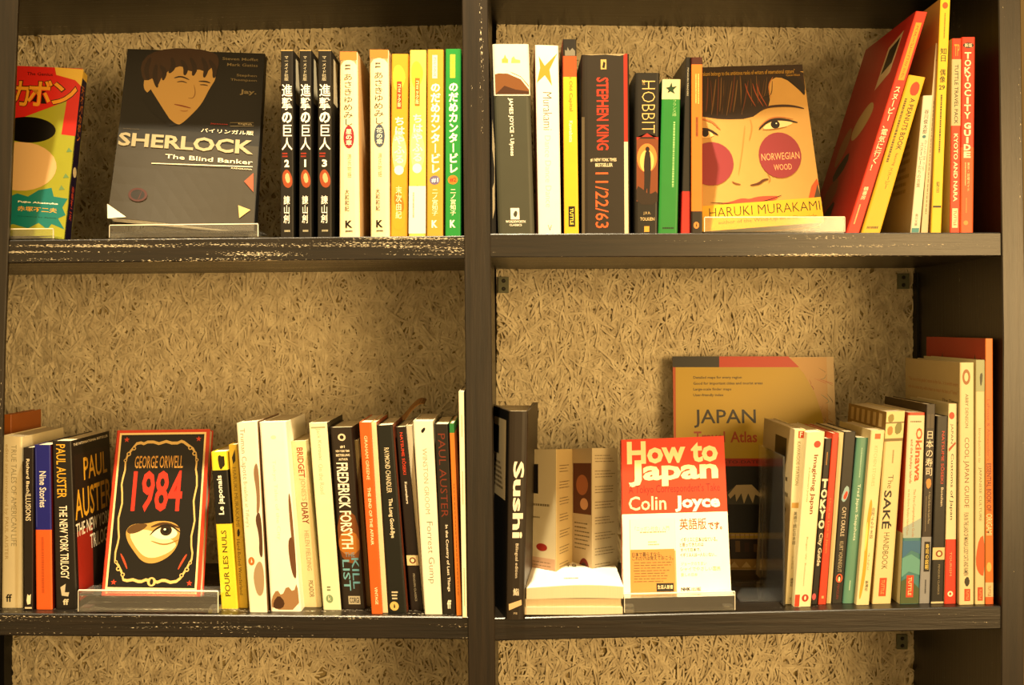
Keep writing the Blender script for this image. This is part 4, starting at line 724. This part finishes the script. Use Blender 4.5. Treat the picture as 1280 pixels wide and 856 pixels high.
for pts in ([(240, 95), (262, 120), (252, 160)], [(290, 60), (300, 100), (278, 128)], [(330, 70), (352, 105), (345, 138)], [(370, 60), (392, 105), (380, 140)], [(420, 60), (440, 105), (428, 148)], [(450, 70), (476, 110), (470, 150)], [(200, 60), (178, 110), (190, 160)], [(225, 90), (215, 140), (228, 192)]):
    pr.line([z(*p) for p in pts], 6, '3a2618', n=2)
for pts, wd, c in (([(300, 150), (330, 142), (365, 158)], 2, '3a2414'), ([(405, 165), (435, 165), (455, 172)], 2, '3a2414'), ([(312, 168), (335, 164), (355, 172)], 1.6, '5a4028'), ([(410, 180), (430, 180), (445, 184)], 1.6, '5a4028'),
                   ([(385, 180), (392, 215), (382, 240), (360, 238)], 1.1, '8a6434'), ([(300, 265), (335, 272), (372, 282)], 1.8, '8a4a2a'), ([(325, 292), (345, 296), (360, 292)], 1.1, '9a6c3a')):
    pr.line([z(*p) for p in pts], wd, c, n=2)
pr.poly([z(200, 200), z(240, 265), z(280, 328), z(312, 354), z(280, 360), z(205, 300), z(160, 240)], '18120e', 'cover_picture')
for t_, b, bo in (('Steven Moffat', (508, 58, 660, 76), .01), ('Mark Gatiss', (528, 84, 658, 102), .01), ('Stephen', (568, 132, 654, 150), .01), ('Thompson', (542, 152, 654, 170), .01), ('Jay.', (582, 200, 652, 228), .03)):
    pr.text(t_, ZB(z, *b), '8a7c60', bold=bo, name='author_name')
pr.text('Japanese', ZB(z, 455, 345, 530, 357), 'a82a1c', name='small_print'); pr.text('English', ZB(z, 575, 345, 632, 358), 'b8ac90', name='small_print')
pr.line([z(540, 345), z(640, 345), z(640, 360), z(540, 360)], .7, '8a7c60', 'small_print', closed=True)
pr.text('バイリンガル版', ZB(z, 416, 368, 640, 400), 'dcd2b8', bold=.03, name='subtitle'); pr.text('SHERLOCK', ZB(z, 66, 385, 638, 482), 'a89c80', bold=.03)
pr.text('The Blind Banker', ZB(z, 264, 480, 636, 525), 'dcd2b8', bold=.01, name='subtitle'); pr.line([z(205, 520), z(636, 534)], 1.0, 'dcd2b8', 'small_print'); pr.text('KADOKAWA', ZB(z, 545, 536, 634, 548), 'd8ccb0', name='publisher_name')
pr.text('SHERLOCK', ZB(z, 82, 368, 152, 376), '6a5c48', name='small_print')
pr.poly([z(600, 595), z(640, 560), z(640, 640)], 'a85a3c', 'cover_picture'); pr.poly([z(575, 695), z(628, 715), z(580, 748)], 'c8ac74', 'cover_picture')
pr.poly([z(20, 692), z(24, 754), z(104, 750)], 'e8e0cc', 'turned_corner')
pr.ell(z(150, 655), 11, 9.5, '5a2a20', 'cover_picture'); pr.ell(z(150, 655), 8, 7, '2e231c', 'cover_picture'); pr.build(r, .46)
stand(137, 322, 'UL', .0095, .0165, .06, M, .015, 'clear acrylic stand under the large black portrait cover')

# --- woman's portrait with two violet discs
z = Z(860, 70, 3.72)
q = [(868, 84.5), (1002.8, 80.5), (1030, 278), (873, 290)]
r, M, pr, sd = face_book(q, .024, .075, .022, 'L', 'bf9a58', 'b89a38', 'paperback cover with a fringed woman and two violet discs, beside the slim orange spine', rough=.38)
pr.poly([z(30, 52), z(532, 39), z(550, 195), z(505, 150), z(450, 105), z(395, 100), z(372, 150), z(385, 228), z(345, 258), z(290, 298), z(160, 302), z(70, 288), z(35, 285)], '3c2616', 'cover_picture', 1)
pr.poly([(0, 0), (1, 0), (1.0, .045), (0, .075)], '3c2616', 'cover_picture'); pr.poly([(0, .02), (.2, .02), (.2, .62 - .33), (0, .29)], '3c2616', 'cover_picture')
for i in range(26):
    x = 60 + i * 12.5; x2 = x + random.uniform(-8, 30); y2 = 285 - max(0, x - 230) * .55 - random.uniform(0, 25)
    pr.line([z(x + 20, 105 + random.uniform(-15, 15)), z((x + x2) / 2 + 12, 190), z(x2 if x2 < 350 else 350, y2)], random.uniform(.6, 2.0), random.choice(['5a3a20', '2a180e', '6e3c1e', '4a2e1a', '7a5a34']), n=2)
for x in (265, 300, 318): pr.line([z(x, 130), z(x + 14, 180), z(x + 50, 240)], 1.3, 'a0522a', n=2)
pr.line([z(395, 100), z(372, 140), z(385, 200)], 1.2, 'b87a3c', n=2)
pr.poly([z(548, 195), z(520, 165), z(470, 112), z(420, 98), z(480, 88), z(535, 120)], '2e1c10', 'cover_picture', 1)
def lid(pts, wd, c, nm='cover_picture'): pr.line([z(*p) for p in pts], wd, c, nm, n=2)
lid([(335, 262), (365, 243), (430, 236), (490, 238), (540, 250)], 3.2, '4a2c18')
pr.poly([z(340, 348), z(372, 318), z(415, 305), z(460, 308), z(495, 318), z(450, 338), z(400, 346)], 'dcc08a', 'cover_picture', 1)
pr.ell(z(406, 325), 6.2, 5.0, '2e1a10', 'cover_picture'); pr.ell(z(404, 324), 3, 2.6, '120b08', 'cover_picture'); pr.ell(z(411, 320), 1, .8, 'e8dcc0', 'cover_picture')
lid([(330, 350), (365, 312), (410, 300), (455, 303), (510, 316)], 3.4, '3a2012'); lid([(330, 340), (370, 300), (420, 288), (490, 300)], 1.6, 'b0703c'); lid([(345, 350), (400, 348), (460, 335)], 1.1, '9a6434')
pr.poly([z(60, 360), z(90, 352), z(125, 375), z(100, 388), z(60, 388)], 'd8b87c', 'cover_picture', 1); pr.ell(z(80, 366), 4.5, 4.6, '2e1a10', 'cover_picture')
lid([(55, 345), (95, 348), (140, 375)], 3, '3a2012'); lid([(60, 300), (110, 308), (150, 350)], 2.4, 'b8743c')
lid([(265, 330), (255, 430), (235, 560)], 1.2, 'b98d44'); lid([(290, 300), (300, 340), (285, 400)], 1.4, 'b98840')
lid([(205, 590), (222, 600), (245, 603)], 2, '8a5828'); lid([(290, 607), (330, 600), (350, 583), (375, 578)], 3.2, '6a3c1c'); lid([(370, 555), (385, 575), (375, 595)], 1.1, 'a87838')
pr.poly([z(150, 690), z(200, 682), z(240, 668), z(262, 666), z(285, 670), z(315, 660), z(360, 655), z(430, 655), z(385, 682), z(350, 702), z(290, 712), z(220, 712), z(190, 700)], 'd0523c', 'cover_picture', 1)
lid([(105, 686), (200, 691), (290, 692), (370, 676), (435, 652)], 1.7, '5a2414'); lid([(200, 705), (270, 708), (340, 700)], 1.4, 'dc7458')
pr.poly([z(555, 690), z(575, 610), z(600, 575), z(608, 600), z(585, 690)], 'b85a24', 'cover_picture'); pr.poly([z(580, 690), z(602, 600), z(625, 690)], '5a4a34', 'cover_picture')
cl = [(x if x > 873.5 else 873.5, y) for x, y in [(889 + 28 * math.cos(a * .2094), 206.6 + 27 * math.sin(a * .2094)) for a in range(30)]]
pr.poly(cl, '983e4a', 'violet_disc'); pr.ell(z(428, 468), 30, 26.6, '983e4a', 'violet_disc')
pr.text('NORWEGIAN', ZB(z, 340, 462, 520, 484), 'dca878', bold=0); pr.text('WOOD', ZB(z, 398, 512, 484, 534), 'dca878', bold=0)
pr.text('"Murakami belongs to the ambitious ranks of writers of international stature"', ZB(z, 40, 76, 498, 88), 'c8a040', bold=-.005, name='blurb'); pr.text('Guardian', ZB(z, 455, 86, 520, 95), 'b89038', bold=0, name='blurb')
pr.poly([(0, .85), (1, .845), (1, 1), (0, 1)], 'd8ac14', 'colour_panel')
pr.text('HARUKI MURAKAMI', (.09, .866, .985, .923), '3a2c0c', bold=-.012, name='author_name')
pr.text('author of the Wind-Up Bird Chronicle', (.16, .945, .95, .972), '7a640c', bold=0, name='small_print'); pr.build(r, .38)
stand(881, 1056, 'UR', .0022, .019, .055, M, .022, 'clear acrylic stand in front of the woman\u2019s portrait cover')

# --- black cover with red numerals and one eye
z = Z(120, 530, 3.494)
q = [(146.4, 537.8), (262.7, 536.2), (250, 744), (126.5, 742)]
r, M, pr, sd = face_book(q, .03, .075, .016, 'L', 'c8431c', 'b83a18', 'orange-edged black cover with red numerals above a single eye', rough=.4)
pr.rect((.035, .018, .962, .972), 'e2cd98', 'frame_line'); pr.rect((.055, .03, .942, .96), '1c1612', 'colour_panel')
pr.text('GEORGE ORWELL', ZB(z, 172, 142, 378, 196), 'c79a4c', bold=.01, name='author_name'); pr.text('1984', ZB(z, 166, 208, 370, 390), 'd0341c', bold=.02)
wob = []
for i in range(60):
    a = i / 60 * 2 * math.pi; u = .5 + .385 * max(-1, min(1, 1.25 * math.cos(a))); v = .5 + .42 * max(-1, min(1, 1.2 * math.sin(a)))
    wob.append((u + .012 * math.sin(a * 14), v + .007 * math.sin(a * 18)))
pr.line([(u, v) for u, v in wob], .018, 'cdb070', 'scroll_border', closed=True)
for su in (-1, 1):
    for sv in (-1, 1):
        for (du, dv, rr_) in ((.30, .385, .022), (.35, .35, .024), (.38, .31, .018)):
            c = (.5 + su * du, .5 + sv * dv); pr.ell(c, rr_, rr_ * .58, 'cdb070', 'scroll_border', 12); pr.ell(c, rr_ * .5, rr_ * .29, '1c1612', 'scroll_border', 10)
        c = (.5 + su * .385, .495 + sv * .435); st = []
        for i in range(10):
            a = -math.pi / 2 + i * math.pi / 5; k = .032 if i % 2 == 0 else .013; st.append((c[0] + k * math.cos(a), c[1] + k * .58 * math.sin(a)))
        pr.poly(st, 'c8431c', 'star')
    pr.line([(.5 + su * .34, .76), (.5 + su * .3, .8), (.5 + su * .26, .85)], .018, 'c05028', 'scroll_border', n=2)
pr.ell((.5, .925), .045, .027, 'cdb070', 'emblem'); pr.ell((.5, .925), .018, .018, '1c1612', 'emblem')
pr.poly([z(128, 470), z(160, 440), z(230, 440), z(262, 428), z(330, 430), z(368, 455), z(365, 500), z(350, 550), z(310, 590), z(250, 615), z(200, 605), z(165, 560), z(135, 515)], 'b8954e', 'cover_picture', 2)
pr.poly([z(140, 478), z(200, 465), z(240, 470), z(360, 520), z(330, 560), z(260, 590), z(210, 585), z(170, 540)], 'e2cf9c', 'cover_picture', 2)
pr.poly([z(128, 470), z(165, 440), z(235, 440), z(200, 472), z(150, 488)], '6a4c24', 'cover_picture', 2)
pr.line([z(240, 455), z(300, 435), z(368, 460)], 3.6, '5a3c1c', n=2)
pr.poly([z(240, 485), z(275, 460), z(320, 448), z(362, 478), z(340, 505), z(290, 510), z(255, 500)], 'f0e2ba', 'cover_picture', 2)
pr.ell(z(306, 470), 7, 6.6, '3a2814', 'cover_picture'); pr.ell(z(306, 470), 3.6, 3.4, '120c08', 'cover_picture'); pr.ell(z(301, 465), 1.4, 1.3, 'f4ecd0', 'cover_picture')
pr.line([z(235, 490), z(270, 455), z(320, 442), z(368, 478)], 2.4, '2a1a0c', n=2); pr.line([z(240, 515), z(300, 535), z(362, 510)], 1.8, '9a7434', n=2)
pr.build(r, .4)
stand(98, 272, 'LL', .0235, .027, .05, M, .016, 'clear acrylic stand under the orange-edged cover with the eye')

# --- orange and white cover
z = Z(765, 535, 3.57)
q = [(776, 549.6), (904.8, 544.6), (914.2, 743), (778.6, 745.5)]
r, M, pr, sd = face_book(q, .026, .075, .014, 'L', 'ece4d2', 'b8401c', 'orange and white cover with large cream lettering in front of the yellow atlas', bands=[(.485, 'd8461c'), (1, 'efe8d8')], rough=.42)
for t_, b, c, bo, nm in (('How to', (66, 62, 474, 152), 'f0deb4', .035, 'title'), ('Japan', (74, 148, 476, 256), 'f0deb4', .035, 'title'), ('A Tokyo Correspondent\u2019s Take', (74, 263, 482, 296), '8a2410', 0, 'subtitle'),
                     ('Colin', (74, 312, 243, 370), 'f0deb4', .01, 'author_name'), ('Joyce', (280, 308, 484, 374), 'f6eedc', .04, 'author_name'), ('英語版', (300, 410, 422, 458), '9a5a1c', .04, 'subtitle'), ('です。', (428, 425, 492, 458), '9a5a1c', .03, 'subtitle'),
                     ('イギリスに日本は似ている。', (306, 494, 470, 510), '5a4c34', .01, 'small_print'), ('と思ってきたのは', (302, 518, 408, 532), '5a4c34', .01, 'small_print'), ('すべて日本で、', (306, 541, 396, 554), '5a4c34', .01, 'small_print'), ('イギリス人は一人もいない…', (304, 562, 468, 576), '5a4c34', .01, 'small_print'),
                     ('ジョークのうまい', (308, 602, 422, 614), 'b8a888', 0, 'small_print'), ('シャイでやさしい国民', (304, 624, 484, 638), 'b8a888', 0, 'small_print'), ('愛しの日本', (308, 650, 382, 663), 'b8a888', 0, 'small_print'), ('NHK', (308, 712, 352, 726), '1c1814', .05, 'publisher_name'), ('出版', (354, 711, 398, 727), '1c1814', .01, 'publisher_name')):
    pr.text(t_, ZB(z, *b), c, bold=bo, name=nm)
pr.rect(ZB(z, 78, 415, 290, 735), 'b8a478', 'inset_picture'); pr.rect(ZB(z, 80, 413, 284, 550), 'ece4d2', 'inset_picture'); pr.rect(ZB(z, 80, 548, 284, 730), 'c0904a', 'inset_picture')
pr.text('「ニッポン社会」入門', ZB(z, 102, 446, 255, 462), 'a89874', bold=0, name='inset_text'); pr.fine(ZB(z, 122, 466, 240, 474), 1, 'a89874', name='inset_text'); pr.fine(ZB(z, 160, 508, 212, 530), 2, 'b8a888', name='inset_text')
pr.text('日本で暮らすなら、', ZB(z, 90, 560, 222, 576), '4a2c10', bold=.02, name='inset_text'); pr.text('これだけは覚えておこう。', ZB(z, 90, 577, 274, 592), '4a2c10', bold=.02, name='inset_text'); pr.fine(ZB(z, 95, 600, 272, 690), 8, '8a6430', name='inset_text', fill=.3)
pr.rect(ZB(z, 198, 694, 276, 728), '2a1c10', 'inset_picture'); pr.text('生活人新書', ZB(z, 203, 702, 272, 718), 'e2d0a4', bold=.02, name='inset_text'); pr.build(r, .42)
sd.fine((.2, .1, .8, .45), 1, 'e8c8a0', 'v'); sd.build(r)
stand(781, 918.5, 'LR', .0215, .0235, .05, M, .014, 'clear acrylic stand under the orange and white cover')

# --- atlas standing against the back board
z = Z(830, 435, 2.9)
q = [(841, 447), (1042, 446), (1050, 712), (846, 712.5)]
fy = 768; db = 0
db = (BOARDS['LR'][3] + 8 - CY) / (712 - CY) * D - D
zt = P(900, 712, 0)
# the depth at which the pixel row of its foot meets the board
zz = boardz('LR', P(950, 0, .22).x); db = zz * F / (CY - 712) - D
r, M, pr, sd = face_book(q, db, min(db + .035, DEPTH - .036), .006, 'L', 'cbb184', 'c04a1c', 'large yellow road atlas standing at the back, map sheet along its right edge', rough=.4, back='b8a070')
def curve(y): return 0
edge = [(450, 32), (505, 90), (545, 160), (572, 240), (588, 340), (592, 430)]
pr.rect(ZB(z, 460, 34, 612, 800), 'cba466', 'map_sheet')
for i in range(34):
    x, y = random.uniform(470, 600), random.uniform(40, 420); a = random.uniform(0, 3.1); L = random.uniform(15, 60)
    pr.line([z(x, y), z(min(610, max(455, x + L * math.cos(a))), y + L * .5 * math.sin(a) + 8), z(min(612, max(455, x + L * 1.4 * math.cos(a + .5))), min(440, y + L * math.sin(a)))], random.uniform(.4, 1.0), random.choice(['a8501c', '8a7a4c', 'b8803c', '7a8a6c', 'c03a24']), 'map_lines', n=1, layer=6)
pr.k = 7
pr.poly([z(32, 30)] + [z(x, y) for x, y in edge] + [z(592, 800), z(38, 800)], 'c4a616', 'colour_panel')
pr.poly([z(30, 30), z(200, 30), z(200, 70), z(31, 70)], '1e1812', 'colour_panel'); pr.poly([z(200, 30), z(450, 30), z(490, 70), z(200, 70)], 'c8401c', 'colour_panel')
pr.poly([z(32, 70), z(42, 70), z(44, 404), z(36, 404)], 'c05a1c', 'spine_strip')
for i, t_ in enumerate(('Detailed maps for every region', 'Good for important cities and tourist areas', 'Large-scale finder maps', 'User-friendly index')):
    pr.text(t_, ZB(z, 106, 103 + i * 21.6, 106 + (176, 252, 138, 110)[i], 115 + i * 21.6), '4a3a0c', bold=.02, name='subtitle')
pr.text('JAPAN', ZB(z, 108, 226, 334, 292), '241a10', bold=.01); pr.text('Travel', ZB(z, 108, 306, 222, 346), 'b8541c', bold=.02, name='title'); pr.text('Atlas', ZB(z, 240, 306, 338, 346), 'b8541c', bold=.02, name='title')
pr.poly([z(36, 404), z(592, 404), z(592, 432), z(38, 432)], 'b83a1c', 'colour_panel'); pr.text('MOST UP-TO-DATE MAPS', ZB(z, 108, 412, 420, 422), '6a2412', bold=.01, name='small_print')
pr.poly([z(38, 432), z(592, 432), z(592, 672), z(42, 672)], '2c2a2c', 'cover_photo')
pr.poly([z(150, 570), z(220, 530), z(262, 502), z(318, 500), z(350, 528), z(420, 570)], '5a564e', 'cover_photo', 1)
pr.poly([z(232, 536), z(262, 500), z(318, 499), z(348, 530), z(362, 548), z(330, 535), z(322, 566), z(305, 530), z(290, 568), z(280, 530), z(262, 560), z(258, 532), z(240, 550)], 'c8b48c', 'cover_photo')
pr.rect(ZB(z, 60, 676, 590, 682), 'c8ac74', 'cover_photo'); pr.rect(ZB(z, 60, 690, 590, 694), 'b8985c', 'cover_photo')
for i in range(30): pr.rect(ZB(z, 70 + i * 17, 676, 73 + i * 17, 692), '9a7c4c', 'cover_photo')
pr.poly([z(42, 694), z(592, 694), z(592, 765), z(44, 765)], '463424', 'cover_photo')
for i in range(16): pr.rect(ZB(z, 60 + i * 33, 700 + (i % 3) * 6, 78 + i * 33, 740), ['7a5a34', '3a2c20', '8a6a3c', '5a3a24'][i % 4], 'cover_photo')
pr.poly([z(44, 765), z(592, 765), z(592, 800), z(46, 800)], 'b8944c', 'cover_photo')
for i in range(12): pr.poly([z(60 + i * 44, 795), z(78 + i * 44, 774), z(96 + i * 44, 795)], 'd8bc7c', 'cover_photo')
pr.build(r, .4)

# ------------------------------------------------------------------ folded leaflet, booklets lying flat, bookend, curled card
def zrow(row, x, dep): return boardz(row, P(x, 0, dep).x) + .0004
cols_ = [(655, .115, 561.5), (695, .075, 561.5), (715.5, .125, 561), (740, .088, 560), (772, .115, 560)]
A0 = P(715, 600, .1)
r = thing('folded_leaflet', 'zigzag folded paper leaflet standing between the brown hardcover and the orange-white cover', 'leaflet', (A0.x, .1, zrow('LR', 715, .1)))
for i in range(4):
    (xa, da, ta), (xb, db_, tb) = cols_[i], cols_[i + 1]
    a1, b1 = P(xa, ta, da), P(xb, tb, db_); a0, b0 = Vector((a1.x, da, zrow('LR', xa, da))), Vector((b1.x, db_, zrow('LR', xb, db_)))
    qq = [a1, b1, b0, a0]; n_ = (b1 - a1).cross(a0 - a1).normalized(); n_ = n_ if n_.y > 0 else -n_
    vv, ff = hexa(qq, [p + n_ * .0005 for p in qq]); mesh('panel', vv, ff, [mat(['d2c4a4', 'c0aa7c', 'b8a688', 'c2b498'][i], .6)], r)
    pr = Print(lambda u, v, o, qq=qq, n_=n_: bil(qq, u, v) - n_ * o, lambda p: p)
    if i == 0:
        pr.rect((.2, .1, .45, .3), '241c16', 'panel_picture'); pr.fine((.2, .36, .8, .39), 1, '8a7a5c', name='panel_text'); pr.fine((.2, .45, .5, .47), 1, '8a7a5c', name='panel_text'); pr.ell((.56, .66), .17, .026, 'a8301c', 'emblem'); pr.rect((.1, .73, .97, .86), 'c8a488', 'panel_picture'); pr.fine((.15, .75, .9, .84), 4, '8a7458', name='panel_text', fill=.25); pr.fine((.15, .89, .9, .96), 3, '8a7458', name='panel_text', fill=.3)
    if i == 1:
        for k in range(8): pr.fine((.2, .1 + k * .11, .85, .16 + k * .11), 3, '7a6444', name='panel_text', fill=.3)
    if i == 2:
        pr.rect((.04, .1, .96, .45), '6a3a28', 'panel_picture'); pr.ell((.5, .25), .3, .07, 'a86a44', 'panel_picture'); pr.ell((.6, .38), .2, .04, 'c89a74', 'panel_picture'); pr.fine((.1, .5, .9, .7), 7, '7a6a50', name='panel_text', fill=.3); pr.ell((.6, .84), .27, .09, '7a1c1c', 'panel_picture'); pr.ell((.6, .84), .2, .06, '4a3030', 'panel_picture')
    if i == 3:
        for k in range(9): pr.fine((.1, .04 + k * .105, .9, .1 + k * .105), 3, '8a7c64', name='panel_text', fill=.3)
    pr.build(r, .6)
def booklet(x0, x1, z0, th, y0, y1, col, label, curve_=0.0, txt=False):
    n = 8; V, Fc = [], []
    xa, xb = P(x0, 0, 0).x, P(x1, 0, 0).x; za = zrow('LR', (x0 + x1) / 2, 0) + z0
    for i in range(n + 1):
        t = i / n; X = xa + (xb - xa) * t; up = curve_ * (math.sin(t * 3.6 - .6) * .5 + .2) + .0
        V += [(X, y0, za + up * .35), (X, y0, za + th + up), (X, y1 - .0, za + th + up * .5 + (.004 if curve_ else 0)), (X, y1, za + up * .2)]
    for i in range(n):
        for j in range(4): a, b = i * 4 + j, i * 4 + (j + 1) % 4; Fc.append((a, b, b + 4, a + 4))
    Fc += [(3, 2, 1, 0), tuple(n * 4 + j for j in range(4))]
    r = thing('booklet', label, 'booklet', ((xa + xb) / 2, (y0 + y1) / 2, za), 'booklets stacked flat')
    mesh('pages', V, Fc, [paper()], r)
    W_ = []; G_ = []
    for i in range(n + 1):
        for p in (V[i * 4 + 1], V[i * 4 + 2]): W_ += [(p[0], p[1], p[2]), (p[0], p[1], p[2] + .0004)]
    for i in range(n):
        a = i * 4; G_ += [(a, a + 4, a + 6, a + 2), (a + 1, a + 3, a + 7, a + 5), (a, a + 1, a + 5, a + 4), (a + 2, a + 6, a + 7, a + 3)]
    G_ += [(0, 2, 3, 1), (n * 4, n * 4 + 1, n * 4 + 3, n * 4 + 2)]
    mesh('cover', W_, G_, [mat(col, .5)], r)
    if txt:
        k = [P(0, 0, 0)] * 4; T_ = lambda u, v, o: Vector((xa + (xb - xa) * u, y1 + (y0 - y1) * v, za + th + .0008 + o + (curve_ * (math.sin(u * 3.6 - .6) * .5 + .2)) * (.5 + .5 * v) + .004 * (1 - v)))
        pr = Print(T_, lambda p: p); pr.text('I Y G', (.42, .12, .56, .24), '3a3020', bold=.02, name='title'); pr.fine((.4, .7, .55, .76), 1, 'a09880'); pr.build(r)
booklet(656, 779, .0, .009, .006, .125, 'ddd2b4', 'cream booklet at the bottom of the flat stack on the lower right shelf')
booklet(657, 777, .0096, .009, .008, .124, 'e6dfcc', 'white booklet in the middle of the flat stack under the bowed one')
booklet(658, 780, .0192, .0135, .006, .126, 'efe9dc', 'bowed white booklet lying on top of the flat stack beside the clear stand', .005, True)

zb_ = zrow('LR', 983, 0); a = P(982.2, 0, .02)
r = thing('bookend', 'clear acrylic bookend plate against the first cream book in the lower right row', 'bookend', (a.x, .08, zb_))
tp = P(983, 570, .018).z; X = P(981.8, 0, .018).x - .0125 + .0112
v, f = axbox(X - .0022, X, .016, .15, zrow('LR', 975, .1) + .0022, tp); mesh('upright_plate', v, f, [acrylic()], r)
v, f = axbox(X - .05, X, .045, .15, zrow('LR', 960, .1), zrow('LR', 960, .1) + .0018); mesh('base_plate', v, f, [acrylic()], r)

V, Fc = [], []                                   # curled card behind the novels
for i in range(9):
    t = i / 8; px = 496 + 34 * t ** .8; py = 527 - 26 * math.sin(t * 1.9) - 0 * t
    p = P(px, py + 9 * (1 - t * .8), .13 + .02 * t); p2 = P(px + 3, py - 4, .205 + .02 * t)
    V += [(p.x, p.y, p.z), (p2.x, p2.y, p2.z), (p2.x + .0006, p2.y, p2.z - .001), (p.x + .0006, p.y, p.z - .001)]
zc = zrow('LL', 500, .16)
V = [(V[0][0] - .002, V[0][1], zc), (V[1][0] - .002, V[1][1], zc), (V[2][0] - .002, V[2][1], zc), (V[3][0] - .002, V[3][1], zc)] + V
for i in range(9):
    for j in range(4): a, b = i * 4 + j, i * 4 + (j + 1) % 4; Fc.append((a, b, b + 4, a + 4))
Fc += [(3, 2, 1, 0), (36, 37, 38, 39)]
tag(mesh('curled_card', V, Fc, [mat('b98a4c', .6)]), 'curled brown card sticking up behind the novels near the centre post', 'card')
